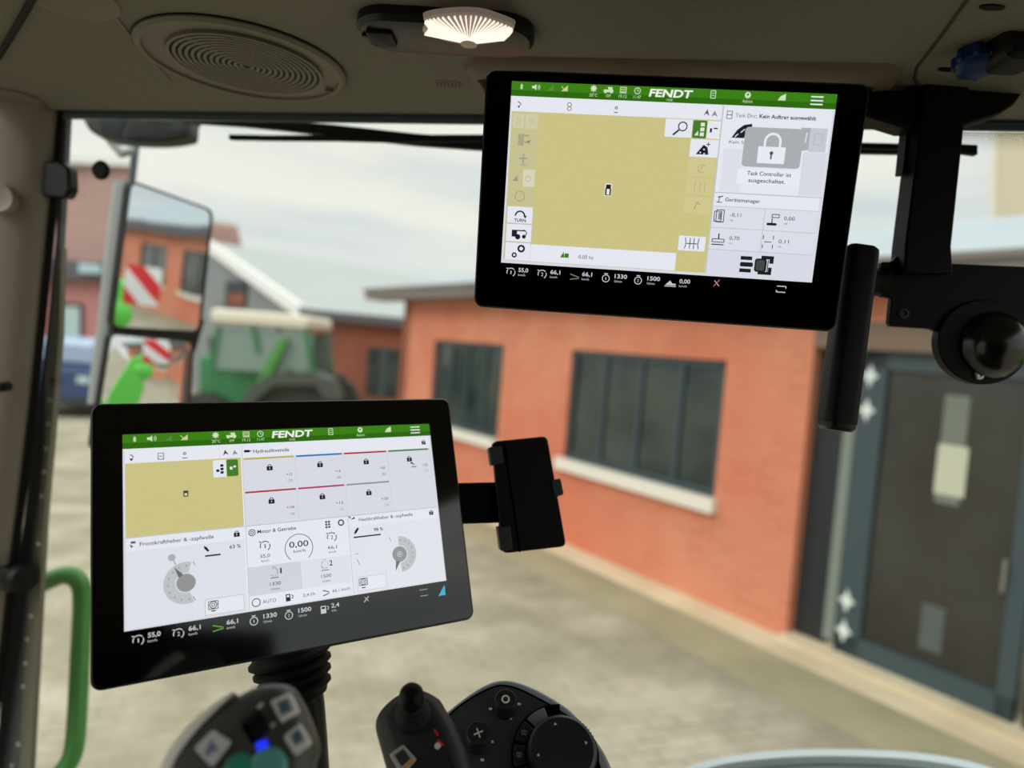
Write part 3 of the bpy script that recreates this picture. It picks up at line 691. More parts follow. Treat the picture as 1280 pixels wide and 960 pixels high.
# glass fixings
m = MB(); F_ = facing(ong(127, 213, -.002), -gn); m.lathe(F_, [(.0135, -.002), (.0145, .002), (.012, .006)], 28); o_ = obj('glass_fixing', m, blk); tag(o_, 'flat black round fixing button on the glass near the left pillar', 'fixing')
m = MB(); F_ = facing(ong(78, 225, -.004), -gn)
m.pillow(F_, rquad([F_.hit(60, 203), F_.hit(84, 204), F_.hit(95, 212), F_.hit(96, 240), F_.hit(90, 250), F_.hit(60, 247)], .006), [(0, -.003), (0, .01), (.003, .014)]); o_ = obj('window_catch', m, blks); tag(o_, 'black rounded catch at the upper end of the left pillar seal', 'catch')
m = MB(); F_ = facing(ong(16, 722, -.01), -gn); m.prism(F_, rrect(-.03, -.02, .008, .02, .005), -.004, .012); hg = obj('hinge', m, blks, dfp)
m = MB(); F_ = facing(ong(26, 722, -.004), V((.9, -.5, .1))); m.lathe(F_, [(.022, -.014), (.024, -.008), (.024, .010), (.020, .016)], 28); sub('hinge_knob', m, blk, hg)

# ceiling furniture ---------------------------------------------------------
DOWN = Fr((0, 0, ZC), (1, 0, 0), (0, -1, 0))       # Z points down
def dn(x, y, z=0): return DOWN.sub(x, -y, z)
# speaker
sx, sy, _ = onz(317, 76, ZC); S = Fr(V((sx-.012, sy+.004, ZC)), (1, 0, 0), (0, -1, 0))
sp = empty('ceiling_speaker', V((sx-.012, sy+.004, ZC))); tag(sp, 'round beige speaker grille of fine concentric rings in the ceiling', 'speaker')
m = MB(); m.lathe(S, [(.112, 0), (.112, .003), (.108, .006), (.104, .006), (.1035, .003)], 64); obj('bezel_plate', m, liner2, sp)
m = MB(); m.ring(S, circ(0, 0, .1135, 64), circ(0, 0, .111, 64), .0005, .0015); obj('shadow_gap', m, blk, sp)
m = MB(); m.lathe(S.sub(.004, .002), [(.082, .003), (.082, .0036)], 64); obj('mesh_backing', m, pr('speaker_cloth', (30, 27, 24), .9), sp)
m = MB()
for i in range(13):
    r = .0825-i*.0062
    m.ring(S.sub(.004, .002), circ(0, 0, r, 64), circ(0, 0, r-.0034, 64), .0035, .0066)
for i in range(6):
    a = i*PI/3; X = V((math.cos(a), math.sin(a))); Yn = V((-X.y, X.x))*.0012
    m.prism(S.sub(.004, .002), [tuple(X*.01+Yn), tuple(X*.08+Yn), tuple(X*.08-Yn), tuple(X*.01-Yn)], .0035, .006)
obj('grille_rings', m, liner2, sp)
for px, py in ((287, 46), (411, 113)):
    p = onz(px, py, ZC-.006); m = MB(); m.prism(Fr(p, (1, 0, 0), (0, -1, 0)), circ(0, 0, .005, 10, .003), -.001, .0006); obj('screw_recess', m, blk, sp)
# dome light
dx, dy, _ = onz(560, 30, ZC); a = math.radians(-3)
DF = Fr(V((dx, dy+.004, ZC)), (math.cos(a), math.sin(a), 0), (math.sin(a), -math.cos(a), 0))
dl = empty('dome_light', V((dx, dy, ZC))); tag(dl, 'black oblong dome light with a lit ribbed clear lens in the ceiling', 'interior light')
m = MB(); m.pillow(DF, rrect(-.086, -.038, .082, .036, .034, 8), [(0, 0), (0, .008), (.004, .013), (.012, .015)]); obj('housing', m, blks, dl)
lens = [DF.hit(x, y, .018) for x, y in ((528, 25), (545, 20), (575, 17.5), (602, 19), (625, 26), (643, 34), (641, 42), (634, 51), (612, 57), (588, 58), (562, 55), (543, 49), (527, 42), (532, 33))]
lm_ = pr('lamp_lens', (120, 110, 102), .15, emit=(255, 226, 208), es=.10)
m = MB(); m.pillow(DF, smooth(lens, 3), [(0, .012), (.0008, .016), (.003, .0175), (.008, .018)]); ln = obj('lens', m, lm_, dl)
cx_, cy_ = DF.hit(586, 54, .018)
arc_ = smooth([DF.hit(x, y, .018) for x, y in ((529, 42), (534, 34), (530, 26), (546, 21.5), (575, 19), (602, 20.5), (624, 27.5), (641, 35), (639, 42), (632, 49))], 4, False)
m = MB()
for p_ in arc_:
    p1 = V(p_); d = p1-V((cx_, cy_)); L1 = d.length; d.normalize(); w = V((-d.y, d.x)); p0 = V((cx_, cy_)) + d*.008; p1 = V((cx_, cy_)) + d*(L1-.0012)
    if L1 < .010: continue
    m.prism(DF, [tuple(p0-w*.0003), tuple(p1-w*.0007), tuple(p1+w*.0007), tuple(p0+w*.0003)], .0172, .0192)
sub('rib', m, pr('lens_rib', (235, 222, 212), .1, emit=(255, 240, 226), es=.8), ln)
m = MB(); m.lathe(DF.sub(cx_, cy_), [(.008, .016), (.008, .0195), (.005, .0205)], 24); sub('bulb_cover', m, pr('lens_centre', (120, 110, 98), .3, emit=(150, 135, 118), es=.25), ln)
m = MB(); m.pillow(DF.sub(-.062, .004), rrect(-.012, -.016, .012, .014, .003), [(0, .013), (0, .018), (.002, .019)]); obj('rocker_switch', m, blk, dl)
m = MB(); m.lathe(DF.sub(-.078, .004), [(.003, .013), (.003, .0165)], 14); obj('button', m, bezel, dl)
# small vent
vx, vy, _ = onz(560, 105, ZC); VF = Fr(V((vx, vy, ZC)), (1, 0, 0), (0, -1, 0))
m = MB(); m.prism(VF, rrect(-.017, -.011, .017, .011, .010), 0, .0008, 0)
for i in range(7): m.box(VF, -.0135+i*.0043, -.0135+i*.0043+.0022, -.009+abs(i-3)*.0012, .009-abs(i-3)*.0012, .0008, .0012, 1)
o_ = obj('microphone_grille', m, [liner2, blk]); tag(o_, 'tiny oval slotted grille in the ceiling left of the upper terminal', 'grille')
# seam ridge, rubber strip and round cover at the far left of the ceiling
def ctube(pts, r, z=ZC): return [V(ceil(x, y, z)+(z,)) for x, y in pts]
m = MB(); m.tube(ctube([(44, -8), (30, 18), (12, 48), (-4, 74)], 0, ZC-.001), .0035, 8); o_ = obj('rubber_strip', m, rubber); tag(o_, 'narrow dark rubber strip across the far left corner of the ceiling', 'trim strip')
m = MB(); m.tube(ctube([(124, -8), (150, 28), (180, 64), (212, 100)], 0, ZC), .0022, 8); struct('trim_4', m, liner2)
m = MB(); m.tube(ctube([(-10, 108), (20, 113), (48, 122), (64, 140)], 0, ZC), .0028, 8); struct('trim_5', m, liner3)
rx, ry, _ = onz(80, -6, ZC); m = MB(); m.lathe(Fr(V((rx, ry, ZC)), (1, 0, 0), (0, -1, 0)), [(.048, 0), (.047, .0015), (.040, .0022)], 40); o_ = obj('ceiling_cover', m, liner2); tag(o_, 'flat round beige cover cut by the top left picture edge', 'cover')
# seam at the right and panel
m = MB(); m.tube(ctube([(1214, -8), (1180, 40), (1146, 84), (1143, 98), (1150, 108)], 0, ZC), .0016, 8); struct('trim_6', m, pr('seam_brown', (46, 42, 34), .8))
# beige recess frame round the upper terminal
rf = MB()
outer = [ceil(604, 112), ceil(588, 92), ceil(580, 80), ceil(590, 72), ceil(620, 70), ceil(1112, 79), ceil(1130, 86), ceil(1122, 100), ceil(1086, 128)]
inner = [ceil(611, 112), ceil(603, 96), ceil(597, 89), ceil(604, 87), ceil(625, 87), ceil(1090, 96), ceil(1096, 97), ceil(1090, 104), ceil(1078, 124)]
vs = []
for (a, b), (c_, d) in zip(outer, inner): vs += [V((a, b, ZC)), V((a+(c_-a)*.15, b+(d-b)*.15, ZC-.006)), V((c_, d, ZC-.010)), V((c_, d, ZC+.01))]
fs = []
for k in range(len(outer)-1): fs += [(4*k+i, 4*k+(i+1) % 4, 4*k+4+(i+1) % 4, 4*k+4+i) for i in range(4)]
fs += [(3, 2, 1, 0), tuple(range(4*len(outer)-4, 4*len(outer)))]
rf.add(vs, fs); struct('trim_7', rf, liner3, sm=50)
m = MB(); m.prism(CFm, inner, ZC-.003, ZC+.002); struct('recess_shade_panel', m, blkm)  # flat black panel, shade of the pocket put into its colour

# black steel mount at the right -------------------------------------------
mf = facing(at(1165, 350, .72), -FWD, UPV)
mt = empty('steel_mount', V(ceil(1165, 120)+(ZC,))); tag(mt, 'black steel mount hanging from the ceiling right of the upper terminal', 'mount')
T = Fr(V((0, 0, ZC)), (1, 0, 0), (0, 1, 0), (0, 0, 1))
m = MB()
bpts = [(1062, 118), (1128, 118), (1140, 106), (1205, 106), (1216, 115), (1258, 116), (1268, 122), (1258, 136), (1240, 148), (1190, 164), (1125, 166), (1080, 152), (1060, 148)]
m.prism(mf, hp(mf, bpts), -.012, .012); obj('ceiling_plate', m, blkm, mt, bevel=.002)
m = MB(); m.prism(mf, hp(mf, [(1146, 104), (1200, 105), (1192, 160), (1176, 312), (1178, 345), (1118, 345), (1120, 310), (1138, 165)]), -.01, .018); obj('post', m, blkm, mt, bevel=.002)
m = MB(); m.prism(mf, hp(mf, [(1130, 160), (1135, 160), (1130, 218), (1124, 218)]), -.008, .006); obj('side_plate', m, blkm, mt)
m = MB(); m.prism(mf, hp(mf, [(1183, 165), (1190, 165), (1184, 218), (1180, 222)]), -.008, .006); obj('side_plate', m, blkm, mt)
m = MB(); plate = [(1088, 338), (1099, 336), (1100, 328), (1112, 328), (1122, 318), (1124, 308), (1166, 308), (1172, 324), (1180, 330), (1330, 336), (1330, 420), (1262, 432), (1200, 430), (1176, 424), (1172, 416), (1160, 411), (1111, 408), (1109, 403), (1112, 373), (1100, 371), (1098, 367), (1088, 368)]
m.prism(mf, hp(mf, plate), -.004, .004); obj('cross_plate', m, blkm, mt, bevel=.001)
cx_, cy_ = mf.hit(1227, 428, .004); R_ = abs(mf.hit(1280, 428)[0]-cx_)
m = MB(); m.prism(mf, circ(cx_, cy_, R_*1.02, 48, R_*.93), -.004, .0085); obj('round_flange', m, blkm, mt, bevel=.001)
hx, hy = mf.hit(1243, 431, .01); m = MB(); rr_ = R_*.70
m.lathe(mf.sub(hx, hy), [(rr_*1.04, .008), (rr_*1.04, .011), (rr_, .0125), (rr_*.93, .019), (rr_*.75, .027), (rr_*.45, .033), (rr_*.12, .0355)], 48); obj('ball_cap', m, pr('gloss_black', (14, 15, 14), .22, spec=.6), mt)
for px, py, z0 in ((1129, 392, .004), (1223, 468, .0085)):
    x, y = mf.hit(px, py, z0); m = MB(); m.lathe(mf.sub(x, y), [(.0052, z0), (.0052, z0+.002), (.0030, z0+.0026), (.0026, z0+.0008)], 20); obj('bolt', m, chrome if z0 > .005 else dgrey, mt)
m = MB(); m.tube([at(1066, 352, .66), mf.p(*mf.hit(1084, 352), .004), mf.p(*mf.hit(1100, 352), .0)], .015, 16); obj('clamp', m, blkm, mt)
# grab tube
p0 = at(1074, 309, .66); p1 = at(1045, 534, .655); Zt = (p1-p0).normalized(); Xt = RGT - Zt*RGT.dot(Zt)
TF = Fr(p0, Xt, Zt.cross(Xt), Zt); Lt = (p1-p0).length
m = MB(); m.pillow(TF, rrect(-.0155, -.0155, .0155, .0155, .009, 5), [(.004, 0), (.0005, .003), (0, .006), (0, Lt-.004)]); gt = obj('upright_tube', m, blk, mt, sm=25)
m = MB(); m.pillow(TF, rrect(-.0148, -.0148, .0148, .0148, .009, 5), [(0, Lt-.004), (.0002, Lt), (.003, Lt+.003)]); obj('end_cap', m, blks, gt)
m = MB()
for i in range(3): m.box(TF, -.0012+(-.006+i*.006), .0012+(-.006+i*.006), -.0165, -.014, .01, Lt-.01)
obj('rib', m, blks, gt)
for k in range(5):
    m = MB(); q = TF.p(.0162, 0, Lt*(.50+k*.085)); m.lathe(facing(q, TF.X), [(.0026, -.002), (.0026, .001), (.001, .002)], 10); obj('rivet', m, blk, gt)

# blue knob and black bracket, top right
bk = empty('coat_hook', V(ceil(1260, 40)+(ZC,))); tag(bk, 'black hook bracket fixed to the ceiling in the top right corner', 'hook')
KF = facing(at(1250, 45, .60), -FWD, UPV)
m = MB(); m.pillow(KF, smooth(hp(KF, [(1222, 26), (1236, 14), (1262, 12), (1300, 6), (1300, 38), (1250, 36), (1230, 34)]), 4), [(.001, -.02), (0, -.01), (0, .008), (.004, .012)]); obj('hook_plate', m, blks, bk)
m = MB(); m.pillow(KF, smooth(hp(KF, [(1248, 30), (1290, 30), (1300, 78), (1252, 80), (1242, 62)]), 4), [(.001, -.02), (0, -.01), (0, .012), (.004, .016)]); obj('hook_body', m, blk, bk)
m = MB(); p = at(1220, 80, .62); F_ = facing(p, V((-.1, -.35, -1)).normalized(), UPV)
prof = [(.014, -.012), (.0165, -.008), (.0165, .003), (.013, .006), (.007, .007)]
m.lathe(F_, prof, 24)
for i in range(8):
    a = 2*PI*i/8; q = F_.sub(.0155*math.cos(a), .0155*math.sin(a)); m.lathe(q, [(.0035, -.009), (.0035, .002), (.002, .004)], 10)
kb = obj('knob', m, bluecap); tag(kb, 'blue fluted knob under the ceiling in the top right', 'knob')
m = MB(); p = onz(1184, 86, ZC); m.prism(Fr(p, (1, 0, 0), (0, -1, 0)), circ(0, 0, .0085, 16, .0035), 0, .0015); o_ = obj('ceiling_slot', m, blk); tag(o_, 'small dark slot plug in the ceiling left of the blue knob', 'plug')
m = MB(); p = onz(1240, 8, ZC); m.prism(Fr(p, (1, 0, 0), (0, -1, 0)), circ(0, 0, .010, 16, .004), 0, .0015); o_ = obj('ceiling_slot', m, blk); tag(o_, 'small dark slot plug in the ceiling at the top edge above the black hook', 'plug')

# ------------------------------------------------------------------ joysticks and console
def pl_frame(px, py, d, n): return facing(at(px, py, d), V(n))
# left joystick
J = pl_frame(320, 930, .36, (.10, -.80, .60))
js = empty('joystick', J.p(*J.hit(330, 1010))); tag(js, 'grey black joystick head with white, teal and blue buttons, lower left', 'joystick')
out = smooth(hp(J, [(196, 965), (212, 934), (240, 902), (272, 878), (300, 860), (324, 850), (350, 849), (366, 856), (376, 872), (384, 890), (392, 912), (395, 930), (388, 960), (380, 1010), (290, 1040), (200, 1010)]), 5)
m = MB(); m.pillow(J, out, [(.012, -.046), (.003, -.038), (0, -.026), (.0, -.014), (.0015, -.007), (.005, -.0015), (.009, .001)]); obj('head', m, pr('joystick_grey', (86, 87, 86), .45, spec=.5), js, sm=50)
# pale strip on the left side, edge highlight put into its colour
sd = [(190, 980), (202, 944), (228, 908), (262, 880), (292, 864)]; sd2 = [(206, 980), (222, 944), (246, 912), (270, 886), (293, 865)]
lo = hp(J, sd, -.012); hi = hp(J, sd2, 0)
m = MB(); lo_s = smooth(lo, 5, False); hi_s = smooth(hi, 5, False); n_ = len(lo_s)
vs = [J.p(x, y, -.018) for x, y in lo_s] + [J.p(x*.55+a*.45, y*.55+b*.45, -.003) for (x, y), (a, b) in zip(lo_s, hi_s)] + [J.p(x, y, .0005) for x, y in hi_s] + [J.p(x, y, -.02) for x, y in hi_s]
m.add(vs, [(r*n_+i, r*n_+i+1, ((r+1) % 4)*n_+i+1, ((r+1) % 4)*n_+i) for r in range(4) for i in range(n_-1)] + [(0, n_, 2*n_, 3*n_), (n_-1, 2*n_-1, 3*n_-1, 4*n_-1)])
obj('highlight_strip', m, lgrey, js, sm=60)
def button(F, quad, h, mat, parent, name='button', r=.0018, z=0.0):
    m = MB(); q = rquad(hp(F, quad, z+h), r); m.pillow(F, q, [(0, z-.004), (0, z+h*.6), (.0008, z+h)]); return obj(name, m, mat, parent)
Z0 = .001
b1 = button(J, [(337, 876), (363, 865), (374, 888), (350, 904)], .003, btnw, js, z=Z0); m = MB(); m.prism(J, hp(J, [(346, 879), (359, 873), (365, 887), (352, 894)], .0042), Z0+.0022, Z0+.0032); sub('icon', m, btnb, b1)
b1 = button(J, [(353, 920), (375, 903), (389, 927), (368, 945)], .003, btnw, js, z=Z0); m = MB(); m.prism(J, hp(J, [(363, 919), (373, 911), (380, 924), (369, 932)], .0042), Z0+.0022, Z0+.0032); sub('icon', m, btnb, b1)
b1 = button(J, [(242, 935), (266, 911), (289, 926), (264, 959)], .003, btnw, js, z=Z0); m = MB()
m.prism(J, hp(J, [(256, 942), (264, 924), (274, 940), (266, 938), (260, 946)], .0042), Z0+.0022, Z0+.0032); sub('icon', m, pr('violet_icon', (150, 145, 200), .4), b1)
# roller recess
m = MB(); m.prism(J, rquad(hp(J, [(300, 906), (322, 884), (338, 908), (318, 934)], Z0), .003), Z0-.004, Z0+.0008); obj('roller_recess', m, bezel, js)
m = MB(); c1 = J.p(*J.hit(312, 912, .003), Z0+.001); c2 = J.p(*J.hit(330, 898, .003), Z0+.001); m.tube([c1, c2], .0062, 20); obj('thumb_roller', m, rubber, js)
button(J, [(319, 928), (333, 923), (336, 934), (322, 942)], .0015, bled, js, 'lamp', .001, Z0)
m = MB(); m.lathe(J.sub(*J.hit(300, 962)), [(.0075, -.003), (.0075, .003), (.006, .0042)], 24); obj('button', m, teal, js)
m = MB(); m.lathe(J.sub(*J.hit(336, 960)), [(.0095, -.003), (.0095, .003), (.0075, .0045)], 24); obj('button', m, pr('pale_teal_button', (110, 190, 185), .35), js)
for x, y in ((325, 882), (341, 906)):
    m = MB(); q = hp(J, [(x-4, y+2), (x+2, y-4), (x+5, y-2), (x-1, y+4)], Z0); m.prism(J, q, Z0-.001, Z0+.0005); obj('marking', m, btnw, js)
m = MB(); q_ = J.p(*J.hit(330, 1060), -.05); m.tube([J.p(*J.hit(320, 985), -.03), q_, V((q_.x, q_.y+.01, 1.975))], .018, 20); obj('neck', m, rubber, js)

# second joystick
Q = pl_frame(520, 920, .50, (-.05, -.78, .62))
j2 = empty('joystick', Q.p(*Q.hit(530, 1010))); tag(j2, 'matt black joystick head with a ribbed thumb stick and red marks, bottom centre', 'joystick')
out = smooth(hp(Q, [(466, 905), (470, 888), (484, 872), (500, 862), (520, 857), (545, 868), (556, 884), (566, 900), (574, 918), (584, 945), (590, 1000), (500, 1010), (482, 965), (472, 930)]), 5)
m = MB(); m.pillow(Q, out, [(.012, -.044), (.003, -.036), (0, -.024), (0, -.013), (.002, -.006), (.006, -.0015), (.012, .001)]); obj('head', m, pr('soft_black', (34, 35, 37), .5, spec=.4, bump=(900, .2, .0003)), j2, sm=50)
ax = facing(Q.p(*Q.hit(516, 893)), V((-.03, -.50, .86)))
m = MB(); pr_ = [(.0135, -.004)]
for i in range(4): pr_ += [(.0132-i*.0012, .0005+i*.0034), (.0132-i*.0012, .0020+i*.0034), (.0116-i*.0012, .0028+i*.0034)]
pr_ += [(.0075, .0145)]
m.lathe(ax, pr_, 32); obj('ribbed_boot', m, pr('boot_rubber', (24, 25, 26), .55, spec=.4), j2)
m = MB(); m.lathe(ax, [(.0072, .013), (.0086, .016), (.0090, .021), (.0084, .026), (.0060, .030), (.0015, .032)], 32); obj('thumb_stick', m, blk, j2)
b1 = button(Q, [(486, 943), (504, 930), (521, 949), (502, 970)], .002, pr('grey_button_rim', (172, 172, 168), .4), j2, z=Z0)
m = MB(); m.prism(Q, hp(Q, [(493, 944), (504, 936), (513, 948), (502, 958)], .0035), Z0+.0012, Z0+.0024); sub('icon', m, dgrey, b1)
m = MB(); m.prism(Q, hp(Q, [(502, 963), (513, 951), (519, 949), (503, 968)], .0035), Z0+.0014, Z0+.0024); sub('stripe', m, orange, b1)
m = MB(); m.prism(Q, hp(Q, [(541, 911), (544, 911), (549, 919), (546, 920)], Z0), Z0-.002, Z0+.0004, 0); m.prism(Q, hp(Q, [(546, 924), (551, 926), (556, 932), (550, 933)], Z0), Z0-.002, Z0+.0004, 0)
m.prism(Q, circ(*Q.hit(547, 932.5, Z0), .0022, 14), Z0-.002, Z0+.0006, 1); obj('marking', m, [red, white], j2)
m = MB(); q_ = Q.p(*Q.hit(500, 1080), -.04); m.tube([Q.p(*Q.hit(525, 985), -.03), q_, V((q_.x, q_.y, 1.975))], .018, 20); obj('neck', m, rubber, j2)

# control console
Cn = pl_frame(650, 920, .58, (-.04, -.62, .78))
cs = empty('control_console', Cn.p(*Cn.hit(660, 1010))); tag(cs, 'dark grey control console with two small knobs and a large rotary dial', 'control panel')
out = smooth(hp(Cn, [(540, 905), (560, 886), (586, 866), (608, 853), (626, 848), (646, 850), (672, 860), (700, 876), (716, 888), (738, 912), (756, 938), (768, 965), (790, 1030), (640, 1060), (545, 1030), (532, 950)]), 5)
m = MB(); m.pillow(Cn, out, [(.01, -.05), (0, -.02), (0, -.006), (.0015, -.0015), (.004, 0)]); obj('body', m, mgrey, cs, sm=50)
out2 = smooth(hp(Cn, [(548, 918), (562, 893), (590, 872), (615, 859.5), (630, 857), (650, 862), (680, 877), (700, 889), (722, 905), (742, 935), (752, 965), (770, 1030), (640, 1060), (552, 1030), (545, 960)]), 4)
m = MB(); m.pillow(Cn, out2, [(0, -.002), (0, .0006), (.0008, .0012)]); obj('face_plate', m, pr('console_face', (56, 60, 64), .45, bump=(900, .25, .0003)), cs)
m = MB(); m.ring(Cn, out2, inset(out2, .0012), .0, .0018); obj('plate_edge', m, bezel, cs)
dk = pr('knob_black', (36, 39, 42), .35, spec=.55)
for (px, py, top_, r) in ((598, 916, 'plus', .0098), (632, 874, 'ring', .0092)):
    hgt = .018; x, y = Cn.hit(px, py, hgt); S_ = Cn.sub(x, y)
    m = MB(); m.lathe(S_, [(r*1.1, .001), (r, .004), (r, hgt-.0015), (r*.9, hgt)], 36); k_ = obj('knob', m, dk, cs)
    m = MB()
    if top_ == 'plus':
        for a in (.5, 2.07):
            d = V((math.cos(a), math.sin(a))); w = V((-d.y, d.x))*.0006
            m.prism(S_, [tuple(d*.004+w), tuple(-d*.004+w), tuple(-d*.004-w), tuple(d*.004-w)], hgt-.0002, hgt+.0003)
    else: m.ring(S_, circ(0, 0, .0035, 20), circ(0, 0, .0022, 20), hgt-.0002, hgt+.0004)
    sub('symbol', m, btnw, k_)
q_ = Cn.p(*Cn.hit(665, 1000), -.03); m = MB(); m.tube([q_, V((q_.x, q_.y+.02, 1.994))], .03, 20); obj('column', m, blk, cs)
# dial with its surround
dxy = Cn.hit(703, 936, .014); D_ = Cn.sub(*dxy); R_ = .0275
m = MB(); m.lathe(D_.sub(0, 0), [(R_+.0035, .0008), (R_+.0033, .0022), (R_+.002, .0026)], 48); m.prism(D_, [((R_+.0135)*math.cos(math.radians(a_)), (R_+.0135)*math.sin(math.radians(a_))) for a_ in range(95, 276, 9)] + [(R_*math.cos(math.radians(a_)), R_*math.sin(math.radians(a_))) for a_ in range(275, 94, -9)], .0008, .0024); obj('dial_surround', m, bezel, cs)
for i in range(5):
    a0 = 115+i*30; a1 = a0+26; seg = []
    for k in range(7):
        a = math.radians(a0+(a1-a0)*k/6); seg.append(((R_+.0118)*math.cos(a), (R_+.0118)*math.sin(a)))
    for k in range(7):
        a = math.radians(a1+(a0-a1)*k/6); seg.append(((R_+.002)*math.cos(a), (R_+.002)*math.sin(a)))
    m = MB(); m.prism(D_, seg, .002, .0046); kk = obj('key', m, dk if i else mgrey, cs, bevel=.0006)
    if i: 
        a = math.radians((a0+a1)/2); x, y = (R_+.007)*math.cos(a), (R_+.007)*math.sin(a); m = MB(); m.ring(D_.sub(x, y), rrect(-.0022, -.002, .0022, .002, .0006), rrect(-.0014, -.0012, .0014, .0012, .0004), .0045, .005); m.box(D_.sub(x, y), -.0006, .0006, -.0012, .0012, .0045, .005); sub('icon', m, pr('dim_icon%d' % i, (150, 152, 156), .5), kk)
m = MB(); m.lathe(D_, [(R_+.0012, .002), (R_+.0008, .010), (R_-.0002, .0128), (R_-.0025, .014), (R_-.004, .0138)], 60); dd = obj('rotary_dial', m, dk, cs)
m = MB()
for k in range(60):
    a = 2*PI*k/60; q = D_.sub((R_+.0011)*math.cos(a), (R_+.0011)*math.sin(a)); m.lathe(q, [(.0005, .003), (.0005, .010)], 5)
sub('knurling', m, dk, dd)
for k in range(4):
    m = MB(); a = math.radians(20+90*k); c0 = V((math.cos(a), math.sin(a)))*(R_-.0075); d = c0.normalized(); w = V((-d.y, d.x))
    m.prism(D_, [tuple(c0+d*.0014), tuple(c0-d*.0007+w*.0014), tuple(c0-d*.0007-w*.0014)], .0136, .0141); sub('arrow', m, btnw, dd)
for x, y in ((649, 880), (613, 886), (638, 898), (615, 927), (577, 937), (603, 950)):
    m = MB(); cx, cy = Cn.hit(x, y, .0013); m.prism(Cn.sub(cx, cy), rrect(-.0014, -.001, .0014, .001, .0003), .0009, .0015); obj('marking', m, btnw, cs)

# ------------------------------------------------------------------ outside the cab
# wiper
wf = lambda x, y, o=.05: ong(x, y, o)
wp = empty('windscreen_wiper', wf(900, 180)); tag(wp, 'black wiper lying along the top of the windscreen', 'wiper')
m = MB()
def bar(m, pts, hs, off, th):
    vs = []
    for (x, y), h in zip(pts, hs):
        a = wf(x, y-h/2, off); b = wf(x, y+h/2, off); vs += [a, b, b+gn*th, a+gn*th]
    fs = []
    for k in range(len(pts)-1): fs += [(4*k+i, 4*k+(i+1) % 4, 4*k+4+(i+1) % 4, 4*k+4+i) for i in range(4)]
    fs += [(3, 2, 1, 0), tuple(range(4*len(pts)-4, 4*len(pts)))]
    m.add(vs, fs)
bar(m, [(225, 150), (300, 153), (360, 157), (420, 163), (520, 174), (620, 181), (800, 184), (1075, 186), (1130, 187)], [4, 8, 12, 14, 14, 14, 12, 9, 9], .05, .012); obj('wiper_arm', m, blkm, wp)
m = MB(); bar(m, [(286, 171), (340, 172), (420, 172), (500, 173), (620, 172), (900, 178), (1130, 183), (1222, 187)], [6, 6, 7, 9, 8, 8, 7, 12], .035, .008); obj('wiper_blade', m, rubber, wp)
m = MB(); bar(m, [(1130, 182), (1190, 184), (1222, 187)], [7, 9, 12], .034, .012); obj('blade_end', m, blk, wp)
# work light outside top left
wl = empty('work_light', at(170, 145, 1.35)); tag(wl, 'black work light under the roof edge above the mirrors', 'work light')
WF = facing(at(170, 158, 1.35), -FWD, UPV)
m = MB(); m.pillow(WF, smooth(hp(WF, [(104, 136), (106, 152), (116, 166), (140, 175), (190, 178), (226, 174), (236, 168), (238, 150), (236, 136)]), 4), [(.006, -.05), (0, -.03), (0, 0), (.006, .008)]); obj('lamp_body', m, pr('dull_black', (34, 36, 38), .5), wl)
m = MB(); m.prism(WF, hp(WF, [(124, 146), (160, 146), (148, 172), (128, 168)], .008), .004, .0095); m.prism(WF, hp(WF, [(168, 146), (228, 146), (230, 164), (156, 174)], .008), .004, .0095); obj('lamp_lens', m, pr('dim_lens', (48, 54, 56), .25), wl)
m = MB(); m.tube([at(170, 140, 1.36), at(170, 118, 1.3)], .015, 10); obj('bracket', m, blk, wl)

# mirrors ---------------------------------------------------------------
az = math.radians(-55); el = math.radians(-3.0)
mn = V((math.sin(-az)*math.cos(el), -math.cos(az)*math.cos(el), math.sin(el)))
def sphere_hit(px, py, Cc, R):
    d = ray(px, py).normalized(); oc = CAM-Cc; b = oc.dot(d); c = oc.dot(oc)-R*R; D = b*b-c
    return CAM + d*(-b-math.sqrt(D)) if D > 0 else None
def mirror_glass(cxy, depth, R, nrm, corners, rad):
    M0 = at(cxy[0], cxy[1], depth); Cc = M0 - nrm*R
    F = facing(M0, nrm)
    loc = []
    for x, y in corners:
        p = sphere_hit(x, y, Cc, R) or onplane(x, y, M0, nrm); q = p-M0; loc.append((q.dot(F.X), q.dot(F.Y)))
    ol = rquad(loc, rad)
    cx = sum(p[0] for p in ol)/len(ol); cy = sum(p[1] for p in ol)/len(ol)
    def zz(x, y): return math.sqrt(max(R*R-x*x-y*y, 0))-R
    m = MB(); N = 10; n = len(ol); vs = [F.p(cx, cy, zz(cx, cy))]; fs = []
    for k in range(1, N+1):
        t = k/N
        for x, y in ol:
            X = cx+(x-cx)*t; Y = cy+(y-cy)*t; vs.append(F.p(X, Y, zz(X, Y)))
    fs += [(0, 1+i, 1+(i+1) % n) for i in range(n)]
    for k in range(N-1): fs += [(1+k*n+i, 1+(k+1)*n+i, 1+(k+1)*n+(i+1) % n, 1+k*n+(i+1) % n) for i in range(n)]
    m.add(vs, fs)
    big = inset(ol, -.004)
    h = MB(); vs = [F.p(x, y, zz(x, y)+.003) for x, y in big] + [F.p(x, y, zz(x, y)+.003) for x, y in ol] + [F.p(x, y, zz(x, y)-.001) for x, y in ol] + \
        [F.p(x, y, -.045) for x, y in inset(ol, .012)] + [F.p(x, y, -.02) for x, y in inset(big, -.001)]
    order = [2, 1, 0, 4, 3]
    fs = []
    for a, b in zip(order[:-1], order[1:]): fs += [(a*n+i, a*n+(i+1) % n, b*n+(i+1) % n, b*n+i) for i in range(n)]
    fs.append(tuple(3*n+i for i in range(n)))
    h.add(vs, fs)
    return F, m, h
mr = empty('rear_view_mirror', at(140, 540, 1.52)); tag(mr, 'tall exterior mirror reflecting brick wall, with a wide angle mirror beneath', 'mirror')
